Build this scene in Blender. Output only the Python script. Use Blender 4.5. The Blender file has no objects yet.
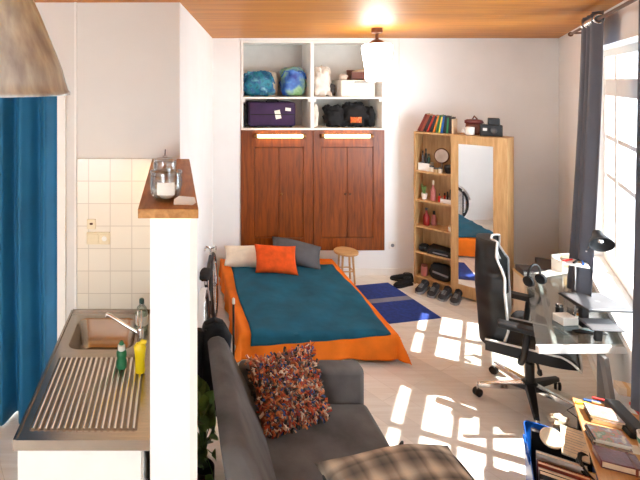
import bpy, bmesh, math, random
from math import sin, cos, pi, radians as R, sqrt, atan2
from mathutils import Vector as V, Matrix, Euler
random.seed(7)
S = bpy.context.scene
COL = S.collection
H, FP, CX, CY = 2.47, 480.0, 175.0, 80.0          # eye height, focal length in pixels, principal point
# ------------------------------------------------------------------ camera
cd = bpy.data.cameras.new('camera'); cam = bpy.data.objects.new('camera', cd); COL.objects.link(cam)
cam.location = (0, 0, H); cam.rotation_euler = (pi/2, 0, 0)
cd.sensor_width = 36; cd.lens = 36*FP/640; cd.shift_x = (320-CX)/640; cd.shift_y = -(240-CY)/640
cd.clip_start = .05
S.camera = cam
# ------------------------------------------------------------------ light
S.view_settings.view_transform = 'Standard'; S.view_settings.look = 'None'
S.view_settings.gamma = 1; S.view_settings.use_curve_mapping = False
S.view_settings.exposure = 1.33
w = bpy.data.worlds.new('world'); S.world = w; w.use_nodes = True
bg = w.node_tree.nodes['Background']; bg.inputs[0].default_value = (.79, .915, 1.0, 1); bg.inputs[1].default_value = 5.6
sl = bpy.data.lights.new('sun', 'SUN'); sun = bpy.data.objects.new('sun', sl); COL.objects.link(sun)
sl.energy = 21.0; sl.angle = R(.6); sl.color = (1, .96, .90)
SUN = V((-.90, .43, -1.71)).normalized()
sun.rotation_euler = SUN.to_track_quat('-Z', 'Y').to_euler(); sun.location = (6, 2, 6)
S.cycles.caustics_reflective = False; S.cycles.caustics_refractive = False
S.cycles.transparent_max_bounces = 16
S.cycles.max_bounces = 10; S.cycles.diffuse_bounces = 6

# ------------------------------------------------------------------ materials
def lin(c):
    out = []
    for v in c:
        v = v/255.0
        out.append(v/12.92 if v <= .04045 else ((v+.055)/1.055)**2.4)
    return (*out, 1)
def base(name):
    m = bpy.data.materials.new(name); m.use_nodes = True
    nt = m.node_tree; return m, nt, nt.nodes['Principled BSDF']
def node(nt, t, **kw):
    n = nt.nodes.new(t)
    for k, v in kw.items():
        if isinstance(k, str) and k in n.inputs.keys(): n.inputs[k].default_value = v
        else: setattr(n, k, v)
    return n
def ramp(nt, stops, interp='LINEAR'):
    r = nt.nodes.new('ShaderNodeValToRGB'); cr = r.color_ramp; cr.interpolation = interp
    while len(cr.elements) < len(stops): cr.elements.new(.5)
    for e, (p, c) in zip(cr.elements, stops): e.position = p; e.color = lin(c)
    return r
def coords(nt, scale=(1,1,1), rot=(0,0,0)):
    tc = node(nt, 'ShaderNodeTexCoord'); mp = node(nt, 'ShaderNodeMapping')
    mp.inputs['Scale'].default_value = scale; mp.inputs['Rotation'].default_value = rot
    nt.links.new(tc.outputs['Object'], mp.inputs[0]); return mp.outputs[0]
def plain(name, c, rough=.5, metal=0, var=.06, scale=8, bump=0, bscale=60, coat=0, stretch=(1,1,1)):
    m, nt, p = base(name)
    a = [max(0, v*(1-var)) for v in c]; b = [min(255, v*(1+var)) for v in c]
    co = coords(nt, stretch)
    n = node(nt, 'ShaderNodeTexNoise', Scale=scale, Detail=4.0); nt.links.new(co, n.inputs['Vector'])
    r = ramp(nt, [(.3, a), (.7, b)]); nt.links.new(n.outputs[0], r.inputs[0]); nt.links.new(r.outputs[0], p.inputs['Base Color'])
    p.inputs['Roughness'].default_value = rough; p.inputs['Metallic'].default_value = metal
    if coat: p.inputs['Coat Weight'].default_value = coat
    if bump:
        n2 = node(nt, 'ShaderNodeTexNoise', Scale=bscale, Detail=3.0); nt.links.new(co, n2.inputs['Vector'])
        bp = node(nt, 'ShaderNodeBump', Strength=bump, Distance=.01)
        nt.links.new(n2.outputs[0], bp.inputs['Height']); nt.links.new(bp.outputs[0], p.inputs['Normal'])
    return m
def wood(name, c0, c1, stretch=(1, 12, 12), scale=3, rough=.45, bump=.05):
    m, nt, p = base(name); co = coords(nt, stretch)
    n = node(nt, 'ShaderNodeTexNoise', Scale=scale, Detail=6.0, Roughness=.6, Distortion=.4); nt.links.new(co, n.inputs['Vector'])
    r = ramp(nt, [(.3, c0), (.7, c1)]); nt.links.new(n.outputs[0], r.inputs[0]); nt.links.new(r.outputs[0], p.inputs['Base Color'])
    p.inputs['Roughness'].default_value = rough
    bp = node(nt, 'ShaderNodeBump', Strength=bump, Distance=.005)
    nt.links.new(n.outputs[0], bp.inputs['Height']); nt.links.new(bp.outputs[0], p.inputs['Normal'])
    return m
def planks(name, c0, c1, line, length, width, grain=(2, 30, 1), rough=.4, mortar=.004, rot=0, bump=.15):
    m, nt, p = base(name); co = coords(nt, (1,1,1), (0,0,rot)); cg = coords(nt, grain, (0,0,rot))
    n = node(nt, 'ShaderNodeTexNoise', Scale=1.0, Detail=7.0, Roughness=.62, Distortion=.3); nt.links.new(cg, n.inputs['Vector'])
    r = ramp(nt, [(.3, c0), (.7, c1)]); nt.links.new(n.outputs[0], r.inputs[0])
    b = node(nt, 'ShaderNodeTexBrick'); b.offset = .37; b.inputs['Scale'].default_value = 1
    b.inputs['Color1'].default_value = (1,1,1,1); b.inputs['Color2'].default_value = (.84,.84,.84,1); b.inputs['Mortar'].default_value = (*[v for v in line], 1)
    b.inputs['Mortar Size'].default_value = mortar; b.inputs['Brick Width'].default_value = length; b.inputs['Row Height'].default_value = width
    nt.links.new(co, b.inputs['Vector'])
    mx = node(nt, 'ShaderNodeMix', data_type='RGBA', blend_type='MULTIPLY'); mx.inputs[0].default_value = 1
    nt.links.new(r.outputs[0], mx.inputs[6]); nt.links.new(b.outputs[0], mx.inputs[7]); nt.links.new(mx.outputs[2], p.inputs['Base Color'])
    p.inputs['Roughness'].default_value = rough
    bp = node(nt, 'ShaderNodeBump', Strength=bump, Distance=.003, invert=True)
    nt.links.new(b.outputs['Fac'], bp.inputs['Height']); nt.links.new(bp.outputs[0], p.inputs['Normal'])
    return m
def tiles(name, c, grout, sx, sz):
    m, nt, p = base(name); co = coords(nt)
    sp = node(nt, 'ShaderNodeSeparateXYZ'); cb = node(nt, 'ShaderNodeCombineXYZ'); nt.links.new(co, sp.inputs[0])
    nt.links.new(sp.outputs[0], cb.inputs[0]); nt.links.new(sp.outputs[2], cb.inputs[1])
    b = node(nt, 'ShaderNodeTexBrick'); b.offset = 0; b.inputs['Scale'].default_value = 1
    b.inputs['Color1'].default_value = lin(c); b.inputs['Color2'].default_value = lin([v*.975 for v in c]); b.inputs['Mortar'].default_value = lin(grout)
    b.inputs['Mortar Size'].default_value = .003; b.inputs['Brick Width'].default_value = sx; b.inputs['Row Height'].default_value = sz
    nt.links.new(cb.outputs[0], b.inputs['Vector']); nt.links.new(b.outputs[0], p.inputs['Base Color']); p.inputs['Roughness'].default_value = .25
    bp = node(nt, 'ShaderNodeBump', Strength=.3, Distance=.003, invert=True)
    nt.links.new(b.outputs['Fac'], bp.inputs['Height']); nt.links.new(bp.outputs[0], p.inputs['Normal'])
    return m
def pane(name, tint=(1,1,1), gloss=.08, rough=.02):
    m = bpy.data.materials.new(name); m.use_nodes = True; nt = m.node_tree; nt.nodes.remove(nt.nodes['Principled BSDF'])
    t = node(nt, 'ShaderNodeBsdfTransparent'); t.inputs[0].default_value = (*tint, 1)
    g = node(nt, 'ShaderNodeBsdfGlossy', Roughness=rough)
    lw = node(nt, 'ShaderNodeLayerWeight', Blend=.25)
    mr = node(nt, 'ShaderNodeMapRange'); mr.inputs[3].default_value = gloss; mr.inputs[4].default_value = .7
    nt.links.new(lw.outputs['Fresnel'], mr.inputs[0])
    mx = node(nt, 'ShaderNodeMixShader'); nt.links.new(mr.outputs[0], mx.inputs[0]); nt.links.new(t.outputs[0], mx.inputs[1]); nt.links.new(g.outputs[0], mx.inputs[2])
    nt.links.new(mx.outputs[0], nt.nodes['Material Output'].inputs[0]); return m
def glow(name, c, s):
    m, nt, p = base(name); p.inputs['Base Color'].default_value = lin(c); p.inputs['Emission Color'].default_value = lin(c); p.inputs['Emission Strength'].default_value = s
    return m
def islands(name, cols, rough=.9):
    m, nt, p = base(name); g = node(nt, 'ShaderNodeNewGeometry'); k = len(cols)
    r = ramp(nt, [(i/k, c) for i, c in enumerate(cols)], 'CONSTANT'); nt.links.new(g.outputs['Random Per Island'], r.inputs[0])
    nt.links.new(r.outputs[0], p.inputs['Base Color']); p.inputs['Roughness'].default_value = rough; return m
def stripes(name, cols, axis=0, freq=1.0, rough=.85, seedscale=1.0):
    """bands of the listed colours along one object axis"""
    m, nt, p = base(name); co = coords(nt); sp = node(nt, 'ShaderNodeSeparateXYZ'); nt.links.new(co, sp.inputs[0])
    mu = node(nt, 'ShaderNodeMath', operation='MULTIPLY'); mu.inputs[1].default_value = freq; nt.links.new(sp.outputs[axis], mu.inputs[0])
    fr = node(nt, 'ShaderNodeMath', operation='FRACT'); nt.links.new(mu.outputs[0], fr.inputs[0])
    k = len(cols); r = ramp(nt, [(i/k, c) for i, c in enumerate(cols)], 'CONSTANT'); nt.links.new(fr.outputs[0], r.inputs[0])
    nt.links.new(r.outputs[0], p.inputs['Base Color']); p.inputs['Roughness'].default_value = rough; return m
def plaid(name, a, b, c, f=9.0):
    m, nt, p = base(name); co = coords(nt); sp = node(nt, 'ShaderNodeSeparateXYZ'); nt.links.new(co, sp.inputs[0]); outs = []
    for ax in (0, 1):
        mu = node(nt, 'ShaderNodeMath', operation='MULTIPLY'); mu.inputs[1].default_value = f; nt.links.new(sp.outputs[ax], mu.inputs[0])
        fr = node(nt, 'ShaderNodeMath', operation='FRACT'); nt.links.new(mu.outputs[0], fr.inputs[0])
        r = ramp(nt, [(0, (255,255,255)), (.36, (0,0,0)), (.60, (150,150,150)), (.68, (0,0,0)), (.9, (255,255,255))]); nt.links.new(fr.outputs[0], r.inputs[0]); outs.append(r.outputs[0])
    ad = node(nt, 'ShaderNodeMix', data_type='RGBA', blend_type='MIX'); ad.inputs[0].default_value = .5
    nt.links.new(outs[0], ad.inputs[6]); nt.links.new(outs[1], ad.inputs[7])
    r = ramp(nt, [(0, a), (.45, b), (1, c)]); nt.links.new(ad.outputs[2], r.inputs[0]); nt.links.new(r.outputs[0], p.inputs['Base Color'])
    p.inputs['Roughness'].default_value = .95; return m
def blotch(name, cols, scale=6, rough=.7, bump=.2):
    m, nt, p = base(name); co = coords(nt); n = node(nt, 'ShaderNodeTexNoise', Scale=scale, Detail=3.0); nt.links.new(co, n.inputs['Vector'])
    k = len(cols); r = ramp(nt, [(.3+.4*i/max(1, k-1), c) for i, c in enumerate(cols)]); nt.links.new(n.outputs[0], r.inputs[0])
    nt.links.new(r.outputs[0], p.inputs['Base Color']); p.inputs['Roughness'].default_value = rough
    bp = node(nt, 'ShaderNodeBump', Strength=bump, Distance=.02); nt.links.new(n.outputs[0], bp.inputs['Height']); nt.links.new(bp.outputs[0], p.inputs['Normal'])
    return m

M = {}
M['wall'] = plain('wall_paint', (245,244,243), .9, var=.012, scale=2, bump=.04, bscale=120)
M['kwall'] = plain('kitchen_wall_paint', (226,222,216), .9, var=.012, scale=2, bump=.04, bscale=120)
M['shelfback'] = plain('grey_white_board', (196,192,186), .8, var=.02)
M['white'] = plain('white_paint', (240,236,230), .5, var=.01)
M['floor'] = planks('floor_laminate', (232,222,208), (248,242,232), (.8,.78,.75), 1.2, .19, (2, 26, 1), .38, .0025, rot=R(60), bump=.05)
M['ceil'] = planks('ceiling_boards', (176,98,16), (222,148,44), (.72,.66,.6), 4.0, .115, (1.2, 26, 1), .5, .004)
M['oak'] = wood('oak_veneer', (178,132,82), (208,166,114), (12, 12, 1.2), 3, .5)
M['oakx'] = wood('oak_table_veneer', (196,144,86), (226,178,120), (8, 1.5, 8), 3, .5)
M['ply'] = wood('stool_birch', (196,150,96), (222,180,126), (2,10,10), 4, .5)
M['door'] = wood('cupboard_mahogany', (98,40,4), (154,76,14), (11, 11, 1.0), 3.2, .38)
M['capwood'] = wood('ledge_wood', (158,102,42), (204,146,78), (10, 1.5, 10), 3, .5)
M['steel'] = plain('brushed_steel', (168,156,144), .26, 1, var=.05, scale=6, stretch=(1, 20, 1))
M['nickel'] = plain('brushed_nickel', (198,216,234), .28, .5, var=.2, scale=2.5, stretch=(9,9,.02))
M['board'] = plain('groove_shade_steel', (128,114,100), .42, 1, var=.05)  # darker steel: the dark reflections between the ribs are put into its colour
M['rib'] = plain('polished_steel', (232,224,214), .16, 1, var=.02)
M['chrome'] = plain('chrome', (225,225,225), .12, 1, var=.01)
M['tile'] = tiles('wall_tiles', (240,230,212), (214,202,184), .147, .153)
M['black'] = plain('black_plastic', (22,22,24), .45, var=.1)
M['softblack'] = plain('black_cloth', (24,24,27), .9, var=.2, scale=12, bump=.3, bscale=30)
M['leather'] = plain('black_leatherette', (13,13,15), .5, var=.15, scale=9, bump=.08, bscale=200)
M['piping'] = plain('white_piping', (232,230,226), .5, var=.02)
M['grey'] = plain('grey_velvet', (90,86,84), .95, var=.24, scale=4, bump=.12, bscale=90)
M['greypil'] = plain('grey_pillow_cloth', (92,92,96), .95, var=.08, bump=.1)
M['orange'] = plain('orange_cloth', (240,122,12), .85, var=.06, scale=5, bump=.1, bscale=40)
M['orangecush'] = plain('orange_cushion_cloth', (226,84,16), .9, var=.07, scale=14, bump=.2, bscale=70)
M['teal'] = plain('teal_blanket_cloth', (12,82,106), .95, var=.14, scale=4, bump=.3, bscale=14)
M['cream'] = plain('cream_pillow_cloth', (236,226,208), .9, var=.05, bump=.2, bscale=20)
M['bluecurt'] = plain('blue_curtain_cloth', (26,104,144), .75, var=.08, scale=3)
M['greycurt'] = plain('charcoal_curtain_cloth', (88,91,102), .6, var=.05, scale=3)
M['glass'] = pane('window_glass', (1,1,1), .03)
M['deskglass'] = pane('desk_glass', (.95,.985,.975), .13)
M['jarglass'] = pane('jar_glass', (.93,.94,.93), .10)
M['greenglass'] = pane('pale_green_plastic', (.84,.95,.88), .10, .1)
M['mirror'] = plain('mirror_silver', (244,244,244), .01, 1, var=0)
M['dullmirror'] = plain('reflection_tinted_mirror', (176,158,146), .3, .9, var=.1)  # rough mirror, its pinkish-grey reflection put into the base colour
M['lampglass'] = glow('lit_opal_glass', (255,249,240), 9)
M['led'] = glow('lit_tube', (255,226,170), 6.0)
M['ledk'] = glow('lit_strip', (255,206,140), 1.5)
M['brass'] = plain('aged_brass', (150,110,70), .35, 1)
M['brown'] = plain('dark_brown_metal', (96,62,44), .4, .6)
M['purple'] = plain('purple_suitcase_cloth', (52,28,68), .8, var=.1, bump=.1)
M['paper'] = plain('white_paper', (238,234,224), .8, var=.03)
M['cpaper'] = plain('cream_paper', (226,206,176), .8, var=.06, scale=25)
M['tealbag'] = blotch('teal_bag_plastic', [(8,60,90), (20,130,150), (30,90,140), (120,190,200)], 9, .4)
M['bluebag'] = blotch('blue_green_bag_plastic', [(20,50,140), (50,110,190), (150,190,150), (90,140,60)], 5, .4)
M['whitebag'] = plain('white_bag_plastic', (226,218,208), .5, var=.07, scale=10, bump=.5, bscale=14)
M['rug'] = stripes('rug_blue', [(36,58,128)], rough=.95)
M['ruggrey'] = plain('rug_grey', (132,134,150), .95, var=.06)
M['rug'] = plain('rug_blue_weave', (34,58,132), .95, var=.12, scale=30)
M['red'] = plain('dark_red_plastic', (150,30,26), .45)
M['brightred'] = plain('bright_red_plastic', (206,34,28), .45)
M['maroon'] = plain('maroon_leather', (98,36,36), .4, var=.12, scale=20, bump=.2)
M['bagblue'] = plain('blue_tote_plastic', (14,82,168), .4, var=.06)
M['greyplastic'] = plain('grey_plastic', (132,130,132), .5, var=.05)
M['darkgrey'] = plain('dark_grey_plastic', (74,72,74), .55, var=.05)
M['laptop'] = plain('laptop_grey_shell', (112,110,112), .4, .4, var=.04)
M['beige'] = plain('beige_card', (214,196,172), .8, var=.04)
M['tan'] = plain('tan_card', (204,168,120), .8, var=.05)
M['leaf'] = plain('plant_leaf', (104,136,72), .5, var=.25, scale=14)
M['terra'] = plain('dark_pot', (54,44,40), .6)
M['yellow'] = plain('yellow_plastic', (236,206,20), .4, var=.03)
M['green'] = plain('green_plastic', (20,104,66), .35, var=.05)
M['dkgreen'] = plain('dark_green_plastic', (20,60,44), .4)
M['switch'] = plain('ivory_plastic', (228,212,176), .4, var=.01)
M['pink'] = plain('pink_ceramic', (196,120,116), .5)
M['mug'] = plain('white_ceramic', (238,234,228), .25, var=.01)
M['brownlea'] = plain('brown_leather', (110,54,34), .5, var=.15, bump=.2)
M['shoe'] = plain('charcoal_shoe_cloth', (48,48,54), .8, var=.15)
M['sole'] = plain('grey_sole_rubber', (150,150,152), .7)
M['rag'] = islands('rag_strips', [(196,100,62),(60,50,48),(224,136,84),(150,56,46),(226,200,174),(60,86,140),(180,116,80),(110,104,104),(206,84,50),(46,40,40),(206,166,134),(140,84,66)])
M['plaid'] = plaid('plaid_cloth', (84,80,76), (146,134,120), (214,200,178), 7)
M['plaidback'] = plain('charcoal_pillow_cloth', (46,48,50), .9)
M['metalgrey'] = plain('grey_metal', (150,150,150), .4, .5)
M['whitemetal'] = plain('white_metal', (226,224,220), .35, var=.01)

# ------------------------------------------------------------------ mesh builder
class MB:
    def __init__(s): s.bm = bmesh.new()
    def add(s, vs, fs):
        b = [s.bm.verts.new(v) for v in vs]
        for f in fs:
            try: s.bm.faces.new([b[i] for i in f])
            except ValueError: pass
        return s
    def obox(s, c, size, rot=None):
        hx, hy, hz = [v/2 for v in size]; m = rot if rot is not None else Matrix.Identity(3); c = V(c)
        vs = [c + m @ V((x*hx, y*hy, z*hz)) for x in (-1,1) for y in (-1,1) for z in (-1,1)]
        return s.add(vs, [(0,1,3,2),(4,6,7,5),(0,4,5,1),(2,3,7,6),(0,2,6,4),(1,5,7,3)])
    def box(s, x0, y0, z0, x1, y1, z1): return s.obox(((x0+x1)/2, (y0+y1)/2, (z0+z1)/2), (abs(x1-x0), abs(y1-y0), abs(z1-z0)))
    def prism(s, poly, z0, z1):
        n = len(poly); vs = [(x, y, z0) for x, y in poly] + [(x, y, z1) for x, y in poly]
        return s.add(vs, [tuple(range(n))[::-1], tuple(range(n, 2*n))] + [(i, (i+1) % n, n+(i+1) % n, n+i) for i in range(n)])
    def rings(s, rs, cap=True, closed=False):
        k = len(rs); n = len(rs[0]); vs = [v for r in rs for v in r]; fs = []
        for a in range(k if closed else k-1):
            b = (a+1) % k
            for i in range(n): j = (i+1) % n; fs.append((a*n+i, a*n+j, b*n+j, b*n+i))
        if cap and not closed: fs += [tuple(range(n))[::-1], tuple(range((k-1)*n, k*n))]
        return s.add(vs, fs)
    def tube(s, pts, r, n=10, cap=True):
        pts = [V(p) for p in pts]; rs = []; up = None
        for i, p in enumerate(pts):
            d = (pts[min(i+1, len(pts)-1)] - pts[max(i-1, 0)])
            d = d.normalized() if d.length > 1e-9 else V((0,0,1))
            if up is None: up = d.orthogonal().normalized()
            up = (up - d*up.dot(d)); up = up.normalized() if up.length > 1e-6 else d.orthogonal().normalized()
            q = d.cross(up); rr = r[i] if isinstance(r, (list, tuple)) else r
            rs.append([p + (up*cos(2*pi*j/n) + q*sin(2*pi*j/n))*rr for j in range(n)])
        return s.rings(rs, cap)
    def cyl(s, p0, p1, r0, r1=None, n=20): return s.tube([p0, p1], [r0, r0 if r1 is None else r1], n)
    def lathe(s, prof, o=(0,0,0), n=32, m=None, cap=True):
        o = V(o); m = m or Matrix.Identity(3)
        return s.rings([[o + m @ V((max(r, 1e-4)*cos(2*pi*j/n), max(r, 1e-4)*sin(2*pi*j/n), z)) for j in range(n)] for r, z in prof], cap)
    def ball(s, c, rad, n=16, m=None):
        rx, ry, rz = rad if isinstance(rad, (list, tuple)) else (rad,)*3; m = m or Matrix.Identity(3); c = V(c); rs = []
        for i in range(n//2+1):
            t = max(.02, min(pi-.02, pi*i/(n//2)))
            rs.append([c + m @ V((rx*sin(t)*cos(2*pi*j/n), ry*sin(t)*sin(2*pi*j/n), -rz*cos(t))) for j in range(n)])
        return s.rings(rs)
    def grid(s, f, nu, nv, wrapu=False):
        vs = [f(i/nu, j/nv) for i in range(nu+(0 if wrapu else 1)) for j in range(nv+1)]; w_ = nv+1; fs = []; mu = nu
        for i in range(nu):
            k = (i+1) % nu if wrapu else i+1
            for j in range(nv): fs.append((i*w_+j, k*w_+j, k*w_+j+1, i*w_+j+1))
        return s.add(vs, fs)
    def cushion(s, wd, dp, th, c=(0,0,0), m=None, n=18, pinch=.12, seed=0):
        """a stuffed pillow lying in its local x-y plane"""
        m = m or Matrix.Identity(3); c = V(c); rnd = random.Random(seed); ph = [rnd.uniform(0, 6) for _ in range(4)]
        def pt(u, v, sg):
            x, y = 2*u-1, 2*v-1; q = max(0, (1-abs(x)**2.6))*max(0, (1-abs(y)**2.6))
            px = x*(1-pinch*(1-y*y)*abs(x)**2*.6); py = y*(1-pinch*(1-x*x)*abs(y)**2*.6)
            z = sg*th/2*q**.5*(1+.08*sin(3*x+ph[0])*sin(3*y+ph[1]))
            return c + m @ V((px*wd/2, py*dp/2, z + .03*th*sin(4*x+ph[2])))
        s.grid(lambda u, v: pt(u, v, 1), n, n); s.grid(lambda u, v: pt(1-u, v, -1), n, n)
        bmesh.ops.remove_doubles(s.bm, verts=s.bm.verts[:], dist=1e-5); return s
    def blob(s, c, rad, seed=0, amp=.15, n=20, flat=True, m=None):
        """a lumpy soft bag standing on its base"""
        c = V(c); rnd = random.Random(seed); k = [(rnd.uniform(1.5,5), rnd.uniform(1.5,5), rnd.uniform(1.5,5), rnd.uniform(0,6)) for _ in range(5)]; m = m or Matrix.Identity(3); rs = []
        for i in range(n//2+1):
            t = max(.03, min(pi-.03, pi*i/(n//2))); ring = []
            for j in range(n):
                d = V((sin(t)*cos(2*pi*j/n), sin(t)*sin(2*pi*j/n), -cos(t)))
                d = V([math.copysign(abs(q)**.65, q) for q in d])
                a = 1 + amp*sum(sin(x*d.x*2+y*d.y*2+z*d.z*2+p) for x, y, z, p in k)/2.2
                p = V((rad[0]*d.x*a, rad[1]*d.y*a, rad[2]*d.z*a))
                if flat and p.z < -rad[2]*.9: p.z = -rad[2]*.9
                ring.append(c + m @ p)
            rs.append(ring)
        return s.rings(rs)
    def build(s, name, mat, parent=None, loc=(0,0,0), rot=(0,0,0), smooth=40, bevel=0, solid=0, seg=2):
        bmesh.ops.recalc_face_normals(s.bm, faces=s.bm.faces[:])
        me = bpy.data.meshes.new(name); s.bm.to_mesh(me); s.bm.free()
        me.materials.append(M[mat] if isinstance(mat, str) else mat)
        if smooth:
            me.shade_smooth(); me.set_sharp_from_angle(angle=R(smooth))
        o = bpy.data.objects.new(name, me); COL.objects.link(o); o.location = loc; o.rotation_euler = rot
        if parent is not None: o.parent = parent
        if solid:
            md = o.modifiers.new('solid', 'SOLIDIFY'); md.thickness = solid; md.offset = 0
        if bevel:
            md = o.modifiers.new('bevel', 'BEVEL'); md.width = bevel; md.segments = seg; md.limit_method = 'ANGLE'; md.angle_limit = R(50)
        return o
def tag(o, label, cat, group=None):
    o['label'] = label; o['category'] = cat
    if group: o['group'] = group
    return o
def thing(name, label, cat, loc=(0,0,0), rot=(0,0,0), group=None):
    o = bpy.data.objects.new(name, None); COL.objects.link(o); o.empty_display_size = .1
    o.location = loc; o.rotation_euler = (0, 0, rot) if isinstance(rot, (int, float)) else rot
    return tag(o, label, cat, group)
def struct(o): o['kind'] = 'structure'; return o
def Fl(px, py, z=0):                                  # the point at height z seen at a pixel
    Y = (H-z)*FP/(py-CY); return V(((px-CX)/FP*Y, Y, z))
def P(px, py, Y): return V(((px-CX)/FP*Y, Y, H-(py-CY)/FP*Y))
def rz(a): return Matrix.Rotation(a, 3, 'Z')
def rx(a): return Matrix.Rotation(a, 3, 'X')
def ry(a): return Matrix.Rotation(a, 3, 'Y')

# ================================================================== STRUCTURE
D, CH = 6.08, 3.0
YK = 3.28
FPOLY = [(-3.2, -1.2), (.36, -1.2), (5.08, 6.08), (5.08, 6.55), (-3.2, 6.55)]
struct(MB().prism(FPOLY, -.1, 0).build('floor', 'floor'))
struct(MB().prism(FPOLY, CH, CH+.1).build('ceiling', 'ceil'))
HX0, HX1, HZ0, HZ1 = .832, 2.65, .317, 2.972
b = MB()
b.box(.30, D, 0, HX0, D+.12, CH).box(HX1, D, 0, 5.2, D+.12, CH).box(HX0, D, 0, HX1, D+.12, HZ0).box(HX0, D, HZ1, HX1, D+.12, CH)
struct(b.build('wall_back', 'wall'))
struct(MB().prism([(.034, YK), (.475, D), (.33, D), (-.09, YK+.02)], 0, CH).build('wall_side', 'wall'))
b = MB(); b.box(-.80, YK, 0, .03, YK+.12, CH).box(-1.95, YK, 2.44, -.80, YK+.12, CH).box(-3.2, YK, 0, -1.95, YK+.12, CH)
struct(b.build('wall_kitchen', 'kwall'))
struct(MB().box(-3.2, -1.2, 0, -3.08, YK, CH).build('wall_left', 'wall'))
b = MB(); b.box(-3.2, -1.3, 0, -2.2, -1.2, CH).box(-.7, -1.3, 0, .42, -1.2, CH).box(-2.2, -1.3, 0, -.7, -1.2, .8).box(-2.2, -1.3, 2.3, -.7, -1.2, CH); struct(b.build('wall_rear', 'wall'))  # unseen rear wall, added with an opening sized to balance the room's light
struct(MB().box(-3.2, 4.5, 0, .2, 4.6, CH).build('wall_alcove', 'wall'))
# tiled splashback, door lining, corner trims
xt0, xt1 = -.665, -.106
t_ = MB().box(xt0, -.012, -1.06+.0, xt1, 0, 0).build('trim_1', 'tile', loc=(0, YK-.001, 1.935)); struct(t_)
b = MB(); b.box(-.80, YK-.02, 0, -.745, YK+.12, 2.44).box(-.80, YK-.02, 2.44, -.745, YK, 2.44); struct(b.build('trim_2', 'white'))
struct(MB().box(-.685, YK-.016, 0, -.67, YK, CH).build('trim_3', 'white'))
# right wall with the window
A = V((4.862, D, 0)); U = V((-.5444, -.8388, 0)); N = V((.8388, -.5444, 0)); WM = Matrix((U, N, V((0,0,1)))).transposed()
def W(s_, n_, z_): return A + U*s_ + N*n_ + V((0, 0, z_))
def wbox(b, s0, s1, n0, n1, z0, z1): return b.obox(W((s0+s1)/2, (n0+n1)/2, (z0+z1)/2), (s1-s0, n1-n0, z1-z0), WM)
WS0, WS1, WZ0, WZ1 = 1.80, 4.32, .80, 2.74
b = MB(); TH = .24
wbox(b, -.3, WS0, 0, TH, 0, CH); wbox(b, WS1, 8.55, 0, TH, 0, CH); wbox(b, WS0, WS1, 0, TH, 0, WZ0); wbox(b, WS0, WS1, 0, TH, WZ1, CH)
struct(b.build('wall_right', 'wall'))
win = struct(thing('window_1', 'tall white framed window', 'window', W(WS0, .18, 0))); del win['label'], win['category']
def wpart(name, b, mat, **k): 
    o = b.build(name, mat, win, **k); o.location = -win.location; return o
b = MB(); n0, n1 = .15, .20
wbox(b, WS0, WS0+.06, n0, n1, WZ0, WZ1); wbox(b, WS1-.06, WS1, n0, n1, WZ0, WZ1); wbox(b, WS0, WS1, n0, n1, WZ0, WZ0+.10); wbox(b, WS0, WS1, n0, n1, WZ1-.06, WZ1)
wpart('window_frame', b, 'white')
for s_ in (2.285, 3.05, 3.815):
    b = MB(); wbox(b, s_-.035, s_+.035, n0+.002, n1-.002, WZ0, WZ1); wpart('mullion', b, 'white')
b = MB(); wbox(b, WS0, WS1, n0+.004, n1-.004, 2.33, 2.48); wpart('transom', b, 'white')
for z_ in (1.60, 1.95):
    b = MB(); wbox(b, WS0, WS1, n0+.012, n1-.012, z_-.02, z_+.02); wpart('glazing_bar', b, 'white')
edges = [WS0+.06, 2.25, 2.32, 3.015, 3.085, 3.78, 3.85, WS1-.06]
for i in range(0, 8, 2):
    b = MB(); wbox(b, edges[i], edges[i+1], .173, .177, WZ0+.1, 2.33); wpart('pane', b, 'glass', smooth=0)
    b = MB(); wbox(b, edges[i], edges[i+1], .173, .177, 2.48, WZ1-.06); wpart('pane', b, 'glass', smooth=0)
b = MB(); wbox(b, WS0-.03, WS1+.03, -.03, -.001, WZ0-.03, WZ0+.02); wbox(b, WS0+.001, WS1-.001, -.001, .149, WZ0+.0005, WZ0+.02); wpart('window_sill', b, 'white', bevel=.004)
# skirting boards
struct(MB().box(.48, D-.014, 0, 4.8, D, .085).build('baseboard_back', 'white', bevel=.003))
b = MB(); wbox(b, 0, 8.5, -.014, 0, 0, .085); struct(b.build('baseboard_right', 'white', bevel=.003))
# half wall between kitchen and room
HW0, HW1, HWF = -.106, .0935, 2.04
struct(MB().box(HW0, HWF, 0, HW1, YK, 1.892).build('wall_divider', 'wall'))
struct(MB().box(.064, HWF-.006, 0, HW1+.001, HWF, 1.892).build('trim_4', 'white'))
struct(MB().box(2.835, D-.008, 1.86, 2.841, D, CH).build('trim_5', 'white'))

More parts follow.
